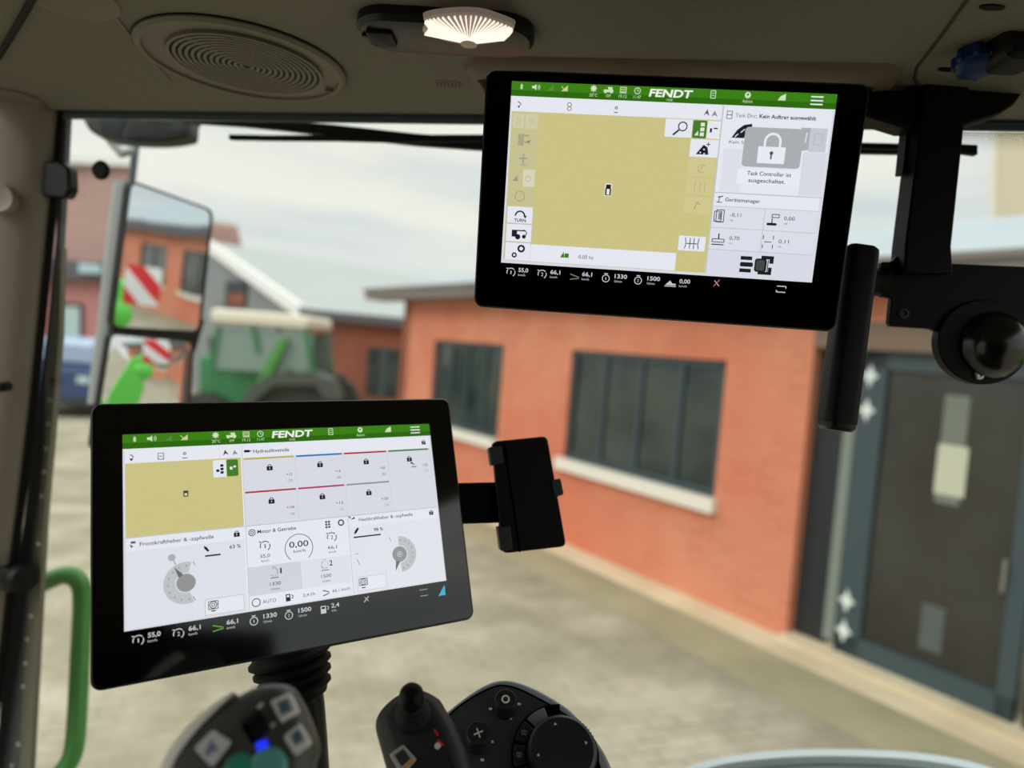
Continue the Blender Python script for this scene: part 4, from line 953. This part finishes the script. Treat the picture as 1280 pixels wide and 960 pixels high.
F1, g1, hh = mirror_glass((200, 320), 1.5, 40.0, mn, [(164, 228), (264, 264), (248, 414), (141, 408)], .016)
obj('main_mirror_housing', hh, blkm, mr); obj('main_mirror_glass', g1, mirrorm, mr)
az2 = math.radians(-54); el2 = math.radians(-.5); mn2 = V((math.sin(-az2)*math.cos(el2), -math.cos(az2)*math.cos(el2), math.sin(el2)))
F2, g2, hh2 = mirror_glass((190, 480), 1.5, 2.4, mn2, [(139, 418), (240, 428), (232, 560), (116, 560)], .012)
m = MB(); m.add([at(132, 400, 1.53), at(256, 400, 1.70), at(244, 440, 1.70), at(126, 440, 1.53)] + [at(132, 400, 1.58), at(256, 400, 1.75), at(244, 440, 1.75), at(126, 440, 1.58)], [(0, 1, 2, 3), (7, 6, 5, 4), (0, 4, 5, 1), (1, 5, 6, 2), (2, 6, 7, 3), (3, 7, 4, 0)]); obj('joining_plate', m, blkm, mr)
obj('wide_angle_housing', hh2, blkm, mr); obj('wide_angle_glass', g2, mirrorm, mr)
m = MB(); post = [(153, 226), (147, 270), (140, 330), (133, 400), (125, 460), (120, 505)]
bar_pts = [at(x, y, 1.50) for x, y in post]
vs = []
for (x, y) in post:
    vs += [at(x-11, y, 1.52), at(x-6, y, 1.49), at(x+3, y, 1.49), at(x+9, y, 1.50), at(x+9, y, 1.56), at(x-10, y, 1.56)]
fs = []
for k in range(len(post)-1): fs += [(6*k+i, 6*k+(i+1) % 6, 6*k+6+(i+1) % 6, 6*k+6+i) for i in range(6)]
fs += [tuple(range(6))[::-1], tuple(range(6*len(post)-6, 6*len(post)))]
m.add(vs, fs); obj('mirror_back_shell', m, pr('mirror_shell', (140, 146, 146), .45), mr, sm=50)
m = MB(); m.tube([at(172, 130, 1.54), at(170, 180, 1.54), at(164, 232, 1.54), at(158, 330, 1.58), at(150, 540, 1.58)], .008, 12); obj('mirror_arm', m, pr('arm_grey', (86, 96, 104), .4), mr)
m = MB(); m.tube([at(128, 150, 1.50), at(140, 178, 1.50), at(152, 192, 1.50), at(166, 188, 1.52)], .010, 10); obj('arm_joint', m, pr('arm_pale', (150, 156, 162), .4), mr)

# green hand rail
gr = MB(); pts = smooth([at(-40, 762, 1.30), at(22, 744, 1.30), at(60, 726, 1.30), at(84, 719, 1.30), at(99, 728, 1.30), at(103, 752, 1.30), at(100, 820, 1.28), at(96, 900, 1.26), at(90, 945, 1.25), at(70, 975, 1.24), at(50, 1010, 1.24)], 6, False)
gr.tube([V(p) for p in pts], .0165, 18); o_ = obj('hand_rail', gr, green); tag(o_, 'bent green tubular hand rail outside at the lower left', 'handrail')

# pale grey curved panel, bottom right
FF = Fr(at(1060, 1000, 1.05), RGT, UP0.cross(RGT)*-1 if 0 else V((0, 1, 0)), None)
fp = empty('outer_fender', at(1060, 1010, 1.1)); tag(fp, 'pale grey curved panel edge rising at the bottom right', 'fender')
crest = [(830, 972), (860, 958), (905, 946), (960, 939), (1020, 936), (1090, 937), (1150, 941), (1210, 951), (1260, 968), (1300, 990)]
m = MB(); vs = []; cp = smooth(crest, 4, False)
for x, y in cp: vs += [at(x, y+90, 1.0), at(x, y+9, 1.0), at(x, y+2, 1.015), at(x, y, 1.04), at(x, y+4, 1.08), at(x, y+60, 1.3)]
n_ = 6; fs = []
for k in range(len(cp)-1): fs += [(n_*k+i, n_*k+i+1, n_*k+n_+i+1, n_*k+n_+i) for i in range(n_-1)]
m.add(vs, fs); obj('panel', m, fendgrey, fp, sm=80)
m = MB(); m.tube([at(x, y+20, .998) for x, y in smooth([(905, 946), (960, 938), (1020, 934), (1090, 935), (1150, 940), (1200, 950)], 4, False)], .003, 8); obj('groove', m, fenddark, fp)

# ------------------------------------------------------------------ yard
gm = MB(); gm.add([V((-90, -40, 0)), V((90, -40, 0)), V((90, 140, 0)), V((-90, 140, 0))], [(0, 1, 2, 3)]); struct('ground', gm, paving, o=V((0, 0, 0)), F=Fr((0, 0, 0), (.94, .34, 0), (-.34, .94, 0)))

# brick building with glazed doors
BE = V((-0.58034164, 0.81437312, 0)); BO = V((2.73972911, 6.40840896, 0))
BFm = Fr(BO, BE, V((-BE.y, BE.x, 0)), V((0, 0, 1)))      # x along the wall, y outwards, z up
bd = empty('workshop_building', BO, BFm); tag(bd, 'long orange brick building with white sills and glazed doors at right', 'building')
WX = Fr(BO, BE, V((0, 0, 1)), V((-BE.y, BE.x, 0)))       # x along, y up, z outwards
wins = [(.95, 3.42), (5.0, 7.15)]
m = MB()
def wallrun(s0, s1, zt, ws_, z0=1.13, z1=2.56, t=.3):
    xs = sorted([w for w in ws_ if w[0] > s0 and w[1] < s1]); cur = s0
    for a, b in xs:
        m.box(WX, cur, a, 0, zt, -t, 0); m.box(WX, a, b, 0, z0, -t, 0); m.box(WX, a, b, z1, zt, -t, 0); cur = b
    m.box(WX, cur, s1, 0, zt, -t, 0)
wallrun(0, 8.42, 3.35, wins); wallrun(-6.3, -6.2, 3.35, wins); m.box(WX, -6.2, 0, 2.98, 3.35, -.3, 0)
Wend = Fr(WX.p(8.42, 0, -.0), -WX.Z, V((0, 0, 1)), WX.X); m.box(Wend, 0, 7, 0, 3.35, -.3, 0)
obj('brick_wall', m, brick, bd)
for a, b in wins:
    m = MB(); m.box(WX, a, b, 1.13, 1.2, -.12, -.04); m.box(WX, a, b, 2.49, 2.56, -.12, -.04); m.box(WX, a, a+.07, 1.13, 2.56, -.12, -.04); m.box(WX, b-.07, b, 1.13, 2.56, -.12, -.04)
    for k in (1, 2, 3): x = a+(b-a)*k/4; m.box(WX, x-.03, x+.03, 1.2, 2.49, -.11, -.05)
    wfr = obj('window_frame', m, frame, bd); m = MB(); m.box(WX, a+.05, b-.05, 1.18, 2.5, -.095, -.085); sub('pane', m, glassd, wfr)
    m = MB(); m.box(WX, a-.06, b+.06, .98, 1.13, -.05, .1); obj('window_sill', m, sill, bd)
# roof with gutter
m = MB(); rs = [WX.p(9.3, 3.42, .35), WX.p(-6.4, 3.42, .35), WX.p(-6.4, 4.85, -5.0), WX.p(9.3, 4.85, -5.0)]
m.add(rs + [p-V((0, 0, .12)) for p in rs], [(0, 1, 2, 3), (7, 6, 5, 4), (0, 4, 5, 1), (1, 5, 6, 2), (2, 6, 7, 3), (3, 7, 4, 0)]); obj('roof', m, roofz, bd)
m = MB(); m.box(WX, -6.4, 9.35, 3.25, 3.40, -.02, .42); m.box(WX, -6.4, 9.4, 3.40, 3.46, .25, .45); obj('eaves', m, gutter, bd)
# glazed doors
m = MB(); m.box(WX, -6.2, 0, 2.74, 2.98, -.25, .01); obj('door_lintel', m, lintel, bd)
m = MB(); m.box(WX, -.30, -.005, 0, 2.74, -.2, -.12); obj('door_jamb', m, framed, bd)
m = MB(); m.box(WX, -.40, -.30, .12, 2.7, -.18, -.10); obj('door_post', m, stripm, bd)
dr = []
for k, (a, b) in enumerate(((-1.80, -.42), (-3.25, -1.86), (-4.7, -3.3), (-6.15, -4.75))):
    m = MB(); L0 = .22 if k == 0 else .12
    m.box(WX, a, b, .04, .24, -.16, -.08); m.box(WX, a, b, 2.58, 2.74, -.16, -.08); m.box(WX, b-L0, b, .04, 2.74, -.16, -.08); m.box(WX, a, a+.12, .04, 2.74, -.16, -.08)
    d_ = obj('glazed_door', m, frame, bd); m = MB(); m.box(WX, a+.1, b-.1, .2, 2.62, -.13, -.12); sub('pane', m, pr('door_glass%d' % k, (48, 46, 42), .15, spec=.5, var=(1.2, (66, 66, 62), .7)), d_)
    m = MB(); m.tube([WX.p(a+.14, 1.0, -.04), WX.p(a+.14, 1.25, -.04)], .015, 8); sub('handle', m, chrome, d_)
    if k == 0:
        m = MB()
        for z in (2.52, 2.22, .53, .26):
            m.prism(WX, [(-.50-.09, z+.10), (-.50-.09, z-.10), (-.50+.10-.02, z)] if 0 else [(-.50+(.075 if k2 % 2 == 0 else .035)*math.cos(k2*PI/4), z+(.105 if k2 % 2 == 0 else .05)*math.sin(k2*PI/4)) for k2 in range(8)], -.079, -.075); sub('sticker', m, sticker, d_); m = MB()
        m = MB(); m.box(WX, -1.28, -1.10, 1.55, 2.42, -.119, -.115, 0); sub('notice', m, pr('grey_notice', (112, 118, 108), .7), d_)
        m = MB(); m.box(WX, -1.31, -1.09, 1.62, 2.02, -.1145, -.111, 0); sub('notice', m, paperm, d_)
        m = MB(); m.box(WX, -1.27, -1.10, .35, .72, -.119, -.115, 0); sub('notice', m, pr('grey_notice2', (80, 88, 84), .7), d_)
m = MB(); m.box(WX, -6.3, .02, 0, .06, -.3, .12); obj('threshold', m, kerbm, bd)
# pale kerb strip along the wall
m = MB(); m.box(WX, -9, 9, -.05, .02, 0, .42); struct('kerb_strip', m, kerbm)
m = MB(); m.box(WX, -9, 9, -.05, .012, .42, 1.1); struct('paved_strip', m, pr('tan_paving', (158, 150, 122), .9, var=(1.4, (138, 134, 104), .8)))

# brick building across the yard, seen in the mirror
n2_ = V((math.cos(math.radians(62.5)), math.sin(math.radians(62.5)), 0)); e2_ = V((-n2_.y, n2_.x, 0))
O2 = n2_*11 + e2_*-26; M2 = Fr(O2, e2_, V((0, 0, 1)), -n2_)
bm2 = empty('brick_outbuilding', O2, Fr(O2, e2_, n2_*-1, V((0, 0, 1)))); tag(bm2, 'orange brick building with dark windows reflected in the tall mirror', 'building')
w2 = [(-2.6, .8), (2.5, 5.9), (-8.2, -4.8)]; m = MB(); cur = -10
for a, b in sorted(w2): m.box(M2, cur, a, 0, 3.45, -.3, 0); m.box(M2, a, b, 0, 1.15, -.3, 0); m.box(M2, a, b, 2.75, 3.45, -.3, 0); cur = b
m.box(M2, cur, 10, 0, 3.45, -.3, 0); m.box(M2, -10, -9.7, 0, 3.45, -7, -.3); m.box(M2, 9.7, 10, 0, 3.45, -7, -.3); obj('brick_wall', m, brick, bm2)
for a, b in w2:
    m = MB(); m.box(M2, a, b, 1.15, 1.25, -.12, -.04); m.box(M2, a, b, 2.65, 2.75, -.12, -.04); m.box(M2, a, a+.1, 1.15, 2.75, -.12, -.04); m.box(M2, b-.1, b, 1.15, 2.75, -.12, -.04); m.box(M2, (a+b)/2-.06, (a+b)/2+.06, 1.2, 2.7, -.11, -.05)
    wfr = obj('window_frame', m, framed, bm2); m = MB(); m.box(M2, a+.05, b-.05, 1.2, 2.7, -.095, -.085); sub('pane', m, glassd, wfr)
    m = MB(); m.box(M2, a-.1, b+.1, .98, 1.15, -.05, .1); obj('window_sill', m, sill, bm2)
m = MB(); rs = [M2.p(10.4, 3.7, .5), M2.p(-10.4, 3.7, .5), M2.p(-10.4, 6.3, -7.2), M2.p(10.4, 6.3, -7.2)]
m.add(rs + [p-V((0, 0, .12)) for p in rs], [(0, 1, 2, 3), (7, 6, 5, 4), (0, 4, 5, 1), (1, 5, 6, 2), (2, 6, 7, 3), (3, 7, 4, 0)]); obj('roof', m, roofz, bm2)
m = MB(); m.box(M2, -10.4, 10.4, 3.28, 3.62, -.02, .5); obj('eaves', m, darkroof, bm2)

# second building with pale roof, gable towards the yard
B2 = empty('barn_building', V((at(385, 500, 21).x, at(385, 500, 21).y, 0))); tag(B2, 'low brick barn with a broad pale grey roof and grey gable', 'building')
A_ = at(385, 392, 20); Bq = at(600, 412, 20); Pk = at(258, 305, 26); Rg = at(620, 366, 27)
gl = at(120, 398, 33)
m = MB(); Az = V((A_.x, A_.y, 0)); Bz = V((Bq.x, Bq.y, 0)); d_ = V((.0, .25, 0))
m.add([Az, Bz, Bq, A_] + [p+V((0, .3, 0)) for p in (Az, Bz, Bq, A_)], [(0, 1, 2, 3), (7, 6, 5, 4), (0, 4, 5, 1), (1, 5, 6, 2), (2, 6, 7, 3), (3, 7, 4, 0)]); obj('brick_wall', m, brickd, B2)
# gable
nG = (Pk-A_); nG.z = 0; nG.normalize(); oG = V((nG.y, -nG.x, 0))*-.25
Pz = V((Pk.x, Pk.y, 0)); Az2 = Az; far = A_ + nG*((Pk-A_).length*1.35); far.z = A_.z; farz = V((far.x, far.y, 0))
ga = [Az, A_, Pk, far, farz]; m = MB(); off = V((.2, .2, 0)); m.add(ga+[p+off for p in ga], [(0, 1, 2, 3, 4), (9, 8, 7, 6, 5)] + [(i, (i+1) % 5, 5+(i+1) % 5, 5+i) for i in range(5)]); obj('gable_wall', m, cladding, B2)
m = MB(); up = V((0, 0, .12)); q = [A_+up, Bq+up, Rg+up, Pk+up]; ov = V((-.15, -.35, 0)); q[0] += ov; q[1] += ov+V((0, 0, -.0)); 
m.add(q+[p-V((0, 0, .14)) for p in q], [(0, 1, 2, 3), (7, 6, 5, 4), (0, 4, 5, 1), (1, 5, 6, 2), (2, 6, 7, 3), (3, 7, 4, 0)]); obj('roof', m, roofm, B2)
m = MB(); a_, b_ = A_+up+V((-.15, -.4, .1)), Pk+up+V((-.1, -.4, .15)); h_ = V((0, 0, -.38)); w_ = V((.1, .3, 0)); c_, = (far+up+V((-.1, -.4, .1)),)
m.add([a_, b_, b_+h_, a_+h_, a_+w_, b_+w_, b_+h_+w_, a_+h_+w_], [(0, 1, 2, 3), (7, 6, 5, 4), (0, 4, 5, 1), (1, 5, 6, 2), (2, 6, 7, 3), (3, 7, 4, 0)]); obj('verge_board', m, white, B2)
m = MB(); m.add([Bq+up+ov*1.05, A_+up+ov*1.05, A_+up+ov*1.05+V((0, 0, -.24)), Bq+up+ov*1.05+V((0, 0, -.24))] + [Bq+up, A_+up, A_+up+V((0, 0, -.24)), Bq+up+V((0, 0, -.24))], [(0, 1, 2, 3), (7, 6, 5, 4), (0, 4, 5, 1), (1, 5, 6, 2), (2, 6, 7, 3), (3, 7, 4, 0)]); obj('gutter', m, darkroof, B2)
def wbox(px0, py0, px1, py1, y, th, m=None):
    """box on a wall whose outer face is the plane y = const"""
    m = m or MB(); P = V((0, y, 0)); N = V((0, 1, 0))
    a = onplane(px0, py0, P, N); b = onplane(px1, py1, P, N)
    m.box(WORLD, min(a.x, b.x), max(a.x, b.x), y-th, y, min(a.z, b.z), max(a.z, b.z)); return m
obj('window', wbox(461, 434, 497, 497, Az.y-.0, .04), glassd, B2)
obj('window_frame', wbox(478, 434, 480, 497, Az.y-.03, .04), frame, B2)
gp = A_ + (Pk-A_)*.62; m = MB(); GFr = facing(V((gp.x, gp.y, 0)), -oG if (-oG).dot(-gp) > 0 else oG)
gx, gy = GFr.hit(285, 352); gx2, gy2 = GFr.hit(309, 384); m.box(GFr, min(gx, gx2), max(gx, gx2), min(gy, gy2), max(gy, gy2), .0, .08); m.box(GFr, min(gx, gx2)+.2*abs(gx2-gx), max(gx, gx2)-.05, min(gy, gy2)+.05, (gy+gy2)/2, .08, .1, 1); obj('gable_window', m, [framed, brickd], B2)

# taller house behind
H3 = empty('rear_house', V((-17.5, 40, 0))); tag(H3, 'pale red house wall with sloping side seen behind the barn roof', 'building')
m = MB(); y = 40
a = [onplane(px, py, V((0, y, 0)), V((0, 1, 0))) for px, py in ((236, 276), (297, 284), (306, 322), (306, 400), (236, 400))]
dv3 = V((ray(300, 300).x, ray(300, 300).y, 0)).normalized()*6
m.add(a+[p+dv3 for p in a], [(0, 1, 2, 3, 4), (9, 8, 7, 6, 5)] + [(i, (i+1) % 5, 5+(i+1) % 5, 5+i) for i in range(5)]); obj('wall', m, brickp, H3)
u3 = V((0, 0, .18)); q3 = [a[0], a[1], a[1]+dv3, a[0]+dv3]; m = MB(); m.add([p+u3 for p in q3]+q3, [(0, 1, 2, 3), (7, 6, 5, 4), (0, 4, 5, 1), (1, 5, 6, 2), (2, 6, 7, 3), (3, 7, 4, 0)]); obj('roof_slab', m, beigew, H3)

# tall house at far left
H4 = empty('brick_house', V((-22, 36, 0))); tag(H4, 'tall hazy pale pink brick house at the far left behind the blue car', 'building')
def wpoly(px, y, th, dr=None):
    dv = V((0, th, 0)) if dr is None else V((ray(*dr).x, ray(*dr).y, 0)).normalized()*th
    m = MB(); a = [onplane(x, z, V((0, y, 0)), V((0, 1, 0))) for x, z in px]; n = len(a)
    for p in a: p.z = max(p.z, 0)
    m.add(a+[p+dv for p in a], [tuple(range(n)), tuple(range(n, 2*n))[::-1]] + [(i, (i+1) % n, n+(i+1) % n, n+i) for i in range(n)]); return m
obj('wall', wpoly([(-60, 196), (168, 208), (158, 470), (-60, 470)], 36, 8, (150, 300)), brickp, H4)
obj('roof_edge', wpoly([(-60, 186), (172, 198), (171, 208), (-60, 196)], 35.6, 8, (150, 300)), white, H4)
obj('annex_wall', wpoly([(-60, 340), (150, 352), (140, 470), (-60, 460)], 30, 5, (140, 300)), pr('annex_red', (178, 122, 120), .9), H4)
obj('annex_roof', wpoly([(-60, 314), (150, 330), (150, 352), (-60, 340)], 29.5, 5.5, (140, 300)), darkroof, H4)
obj('roof_light', wpoly([(98, 328), (124, 331), (126, 342), (98, 341)], 29.3, .15), windowlt, H4)
wf_ = obj('window', wpoly([(64, 378), (102, 380), (102, 426), (64, 424)], 29.9, .08), framed, H4)
sub('pane', wpoly([(67, 382), (99, 384), (99, 422), (67, 420)], 29.85, .05), windowlt, wf_)

# beige building behind the workshop, far right
H5 = empty('beige_building', V((40, 48, 0))); tag(H5, 'plain beige rendered building rising behind the workshop roof at far right', 'building')
obj('wall', wpoly([(1248, 60), (1500, 60), (1500, 470), (1240, 470)], 46, 12, (1300, 300)), beigew, H5)
obj('corner_trim', wpoly([(1244, 60), (1249, 60), (1241, 470), (1236, 470)], 45.8, .3), pr('trim_pale', (222, 218, 205), .8), H5)

# dark blue car ------------------------------------------------------------
cr = empty('parked_car', V((-10.6, 17.2, 0))); tag(cr, 'dark blue car parked in front of the pink house at far left', 'car')
cb_ = onz(88, 523, 0); yc = cb_.y; CFp = Fr(V((cb_.x-.9, yc, 0)), (1, 0, 0), (0, 0, 1), (0, -1, 0))
# seen from its end: half width .85
m = MB(); m.pillow(CFp, rrect(-1.0, .28, 1.45, 1.25, .22, 5), [(.08, -4.2), (0, -3.9), (0, -.2), (.1, 0)]); obj('body', m, bluecar, cr)
m = MB(); m.pillow(CFp, [(-.85, 1.2), (1.3, 1.2), (1.1, 1.82), (.9, 1.9), (-.45, 1.9), (-.65, 1.82)], [(.0, -3.4), (.0, -.6), (.14, -.3)]); cbn = obj('cabin', m, bluelt, cr)
for x in (-.85, 1.1):
    for z in (-.75, -3.4):
        m = MB(); Wf = Fr(CFp.p(x, .33, z), (0, 1, 0), (0, 0, 1), (1, 0, 0)); m.lathe(Wf, [(.2, 0), (.31, .01), (.33, .05), (.33, .18), (.3, .22), (.2, .22)], 24); obj('wheel', m, tyre, cr)
m = MB(); m.box(CFp, -.9, 1.35, .32, .5, -.1, .04); obj('bumper', m, framed, cr)
for x in (-.85, 1.0):
    m = MB(); m.pillow(CFp.sub(x, .85), rrect(0, 0, .32, .18, .05), [(0, -.1), (0, .0), (.03, .03)]); obj('headlight', m, windowlt, cr)

# green tractor in the yard --------------------------------------------------
tr_o = onz(335, 560, 0); yt = 13.0; tc = onplane(335, 480, V((0, yt, 0)), V((0, 1, 0)))
tr = empty('green_tractor', V((tc.x, yt, 0))); tag(tr, 'green tractor with pale cab roof parked before the barn', 'tractor')
TFm = Fr(V((0, yt, 0)), (1, 0, 0), (0, 0, 1), (0, -1, 0))
def tp(px, py): 
    p = onplane(px, py, V((0, yt, 0)), V((0, 1, 0))); return (p.x, p.z)
m = MB(); x0, z0 = tp(264, 385); x1, z1 = tp(388, 410); z1 = z0-.27; m.pillow(TFm, rrect(x0, z1, x1, z0, .10), [(.05, -1.6), (0, -1.5), (0, .0), (.05, .08)]); obj('cab_roof', m, creamr, tr)
for a, b in (((272, 408), (262, 470)), ((316, 408), (322, 440)), ((382, 410), (392, 480))):
    pa = tp(*a); pb = tp(*b)
    for zz_ in (-.02, -1.45): m = MB(); m.tube([TFm.p(pa[0], pa[1], zz_), TFm.p(pb[0], pb[1], zz_)], .05, 8); obj('cab_post', m, greend, tr)
xa, za = tp(268, 408); xb, zb = tp(388, 470); m = MB(); m.box(TFm, xa, xb, zb, za, -.06, -.04); m.box(TFm, xa, xb, zb, za, -1.42, -1.40); obj('cab_glass', m, pr('hazy_glass', (120, 140, 132), .15, spec=.6), tr)
m = MB(); q = [tp(*p) for p in ((238, 446), (262, 440), (300, 444), (316, 455), (330, 500), (318, 545), (236, 545))]; m.prism(TFm, q, -1.15, -.35); obj('hood', m, greend, tr, bevel=.05)
m = MB(); q = [tp(*p) for p in ((306, 512), (322, 486), (344, 468), (398, 464), (418, 474), (426, 498), (416, 498), (402, 480), (352, 480), (332, 496), (318, 522))]; m.prism(TFm, q, -.3, .45); obj('rear_fender', m, pr('dark_fender', (60, 66, 60), .6), tr)
m = MB(); q = [tp(*p) for p in ((292, 520), (318, 486), (352, 424), (362, 424), (330, 490), (312, 528))]; m.prism(TFm, q, -.3, .1); obj('side_panel', m, green, tr)
wx, wz = tp(368, 546)
for (X, R, zlist, wd) in ((wx, .88, (-.25, -1.85), .5), (tp(250, 560)[0], .6, (-.3, -1.6), .38)):
    for z in zlist:
        m = MB(); Wf = Fr(TFm.p(X, R, z), (1, 0, 0), (0, 0, 1), (0, -1, 0)); m.lathe(Wf, [(R*.55, 0), (R*.9, 0), (R, .06), (R, wd-.06), (R*.9, wd), (R*.55, wd)], 36)
        for k in range(18):
            a = 2*PI*k/18; m.box(Fr(Wf.p((R-.0)*math.cos(a), (R-.0)*math.sin(a)), (-math.sin(a), 0, math.cos(a)), (math.cos(a), 0, math.sin(a)), (0, -1, 0)), -.04, .04, -.02, .035, .03, wd-.03)
        w_ = obj('wheel', m, tyre, tr); m = MB(); m.lathe(Wf, [(R*.55, wd-.02), (R*.5, wd-.1), (R*.2, wd-.12), (R*.15, wd-.02)], 24); sub('rim', m, redw, w_)
m = MB(); m.tube([TFm.p(*tp(243, 460), -.7), TFm.p(*tp(243, 420), -.7)], .04, 8); obj('exhaust_stack', m, dgrey, tr)

# red and white board and green front part, seen only in the mirrors -----------
def refl(px, py, t, nrm=mn, c0=(200, 320), R=40.0, depth=1.5):
    Cc = at(c0[0], c0[1], depth) - nrm*R; p = sphere_hit(px, py, Cc, R); n = (p-Cc).normalized(); d = ray(px, py).normalized(); r = d - n*(2*d.dot(n)); return p + r*t
TB = 2.3
cor = [refl(162, 336, TB), refl(196, 352, TB), refl(192, 388, TB), refl(158, 352, TB)]
wb = MB(); U_ = (cor[1]-cor[0]).normalized(); Wn = (refl(178, 360, TB)-refl(178, 360, TB-.2)).normalized()
BFr = facing(refl(177, 357, TB), -Wn); S2 = .12
for k in range(4): 
    a = -S2+k*S2/2
    wb.prism(BFr, [(a, -S2), (a+S2/2, -S2), (a+S2/2, S2), (a, S2)], 0, .01, k % 2)
bdm = bpy.data.materials.new('striped_board'); bdm.use_nodes = True; nt = bdm.node_tree; b_ = nt.nodes['Principled BSDF']
tcn = nt.nodes.new('ShaderNodeTexCoord'); sp_ = nt.nodes.new('ShaderNodeSeparateXYZ'); nt.links.new(tcn.outputs['Object'], sp_.inputs[0])
ad = nt.nodes.new('ShaderNodeMath'); ad.operation = 'ADD'; nt.links.new(sp_.outputs['X'], ad.inputs[0]); nt.links.new(sp_.outputs['Y'], ad.inputs[1]); ad.operation = 'SUBTRACT'
ml = nt.nodes.new('ShaderNodeMath'); ml.operation = 'MULTIPLY'; ml.inputs[1].default_value = 5.0; nt.links.new(ad.outputs[0], ml.inputs[0])
frn = nt.nodes.new('ShaderNodeMath'); frn.operation = 'FRACT'; nt.links.new(ml.outputs[0], frn.inputs[0])
gtn = nt.nodes.new('ShaderNodeMath'); gtn.operation = 'GREATER_THAN'; gtn.inputs[1].default_value = .5; nt.links.new(frn.outputs[0], gtn.inputs[0])
mxn = nt.nodes.new('ShaderNodeMix'); mxn.data_type = 'RGBA'; mxn.inputs['A'].default_value = lin((235, 235, 235)); mxn.inputs['B'].default_value = lin((220, 30, 40)); nt.links.new(gtn.outputs[0], mxn.inputs['Factor']); nt.links.new(mxn.outputs['Result'], b_.inputs['Base Color'])
wb = MB(); wb.prism(BFr, rrect(-S2*.75, -S2*.85, S2*.75, S2*.85, .02), -.01, .01); o_ = obj('warning_board', wb, bdm, F=BFr, o=BFr.o); tag(o_, 'red and white striped warning board reflected in the tall mirror', 'warning board')
gq = MB(); kw = dict(nrm=mn2, c0=(190, 480), R=2.4)
gc = refl(160, 470, 3.1, **kw); gw = (gc-refl(160, 470, 2.9, **kw)).normalized(); GQ = facing(gc, -gw)
gp_ = []
for x_, y_ in ((196, 438), (186, 437), (160, 452), (122, 488), (112, 520), (150, 530), (176, 488)):
    Cc = at(190, 480, 1.5)-mn2*2.4; p_ = sphere_hit(x_, y_, Cc, 2.4); n2_ = (p_-Cc).normalized(); d_2 = ray(x_, y_).normalized(); r_2 = d_2-n2_*(2*d_2.dot(n2_))
    h_ = p_+r_2*((gc-p_).dot(gw)/r_2.dot(gw)); gp_.append(((h_-gc).dot(GQ.X), (h_-gc).dot(GQ.Y)))
gq.pillow(GQ, smooth(gp_, 3), [(.03, -.2), (0, -.16), (0, -.02), (.02, 0)]); gh = MB(); gh.lathe(facing(refl(146, 393, 2.75), -Wn), [(.06, -.05), (.085, -.02), (.085, .0), (.05, .02)], 20)
o_ = obj('tractor_bonnet', gq, greenb); obj('lamp_pod', gh, greenb, o_); tag(o_, 'bright green machine bonnet reflected low in the two mirrors', 'bonnet')

# ------------------------------------------------------------------ sky, camera, colour
w = bpy.data.worlds.new('sky'); sc.world = w; w.use_nodes = True; nt = w.node_tree; bg = nt.nodes['Background']
tc = nt.nodes.new('ShaderNodeTexCoord'); sp_ = nt.nodes.new('ShaderNodeSeparateXYZ'); nt.links.new(tc.outputs['Generated'], sp_.inputs[0])
mp = nt.nodes.new('ShaderNodeMapping'); mp.inputs['Scale'].default_value = (1.1, 1.1, 7.5); mp.inputs['Location'].default_value = (.3, .1, .35); nt.links.new(tc.outputs['Generated'], mp.inputs['Vector'])
nz = nt.nodes.new('ShaderNodeTexNoise'); nz.inputs['Scale'].default_value = 1.6; nz.inputs['Detail'].default_value = 3; nt.links.new(mp.outputs[0], nz.inputs['Vector'])
cr_ = nt.nodes.new('ShaderNodeValToRGB'); nt.links.new(nz.outputs['Fac'], cr_.inputs[0])
e_ = cr_.color_ramp.elements; e_[0].position = .36; e_[0].color = lin((212, 221, 224)); e_[1].position = .6; e_[1].color = lin((243, 243, 232))
g_ = nt.nodes.new('ShaderNodeMapRange'); g_.inputs['From Min'].default_value = .28; g_.inputs['From Max'].default_value = .9; g_.inputs['To Min'].default_value = 1.0; g_.inputs['To Max'].default_value = 2.6
nt.links.new(sp_.outputs['Z'], g_.inputs['Value']); nt.links.new(cr_.outputs['Color'], bg.inputs['Color']); nt.links.new(g_.outputs['Result'], bg.inputs['Strength'])

sun = bpy.data.lights.new('sun', 'SUN'); sun.energy = 1.2; sun.angle = math.radians(25); sun.color = (1, .97, .92)
so = bpy.data.objects.new('sun', sun); COL.objects.link(so); so.rotation_euler = (V((.75, .55, -.62))).to_track_quat('-Z', 'Y').to_euler()

cd = bpy.data.cameras.new('camera'); cam = bpy.data.objects.new('camera', cd); COL.objects.link(cam)
M = Matrix.Identity(4)
for i, a in enumerate((RGT, UPV, -FWD)):
    for j in range(3): M[j][i] = a[j]
M.translation = CAM; cam.matrix_world = M
cd.sensor_width = 36; cd.lens = FPX/1280*36; cd.clip_start = .02; cd.clip_end = 400
cd.dof.use_dof = True; cd.dof.focus_distance = .60; cd.dof.aperture_fstop = 2.9
sc.camera = cam
vs_ = sc.view_settings; vs_.view_transform = 'Standard'; vs_.look = 'None'; vs_.exposure = 0; vs_.gamma = 1; vs_.use_curve_mapping = False
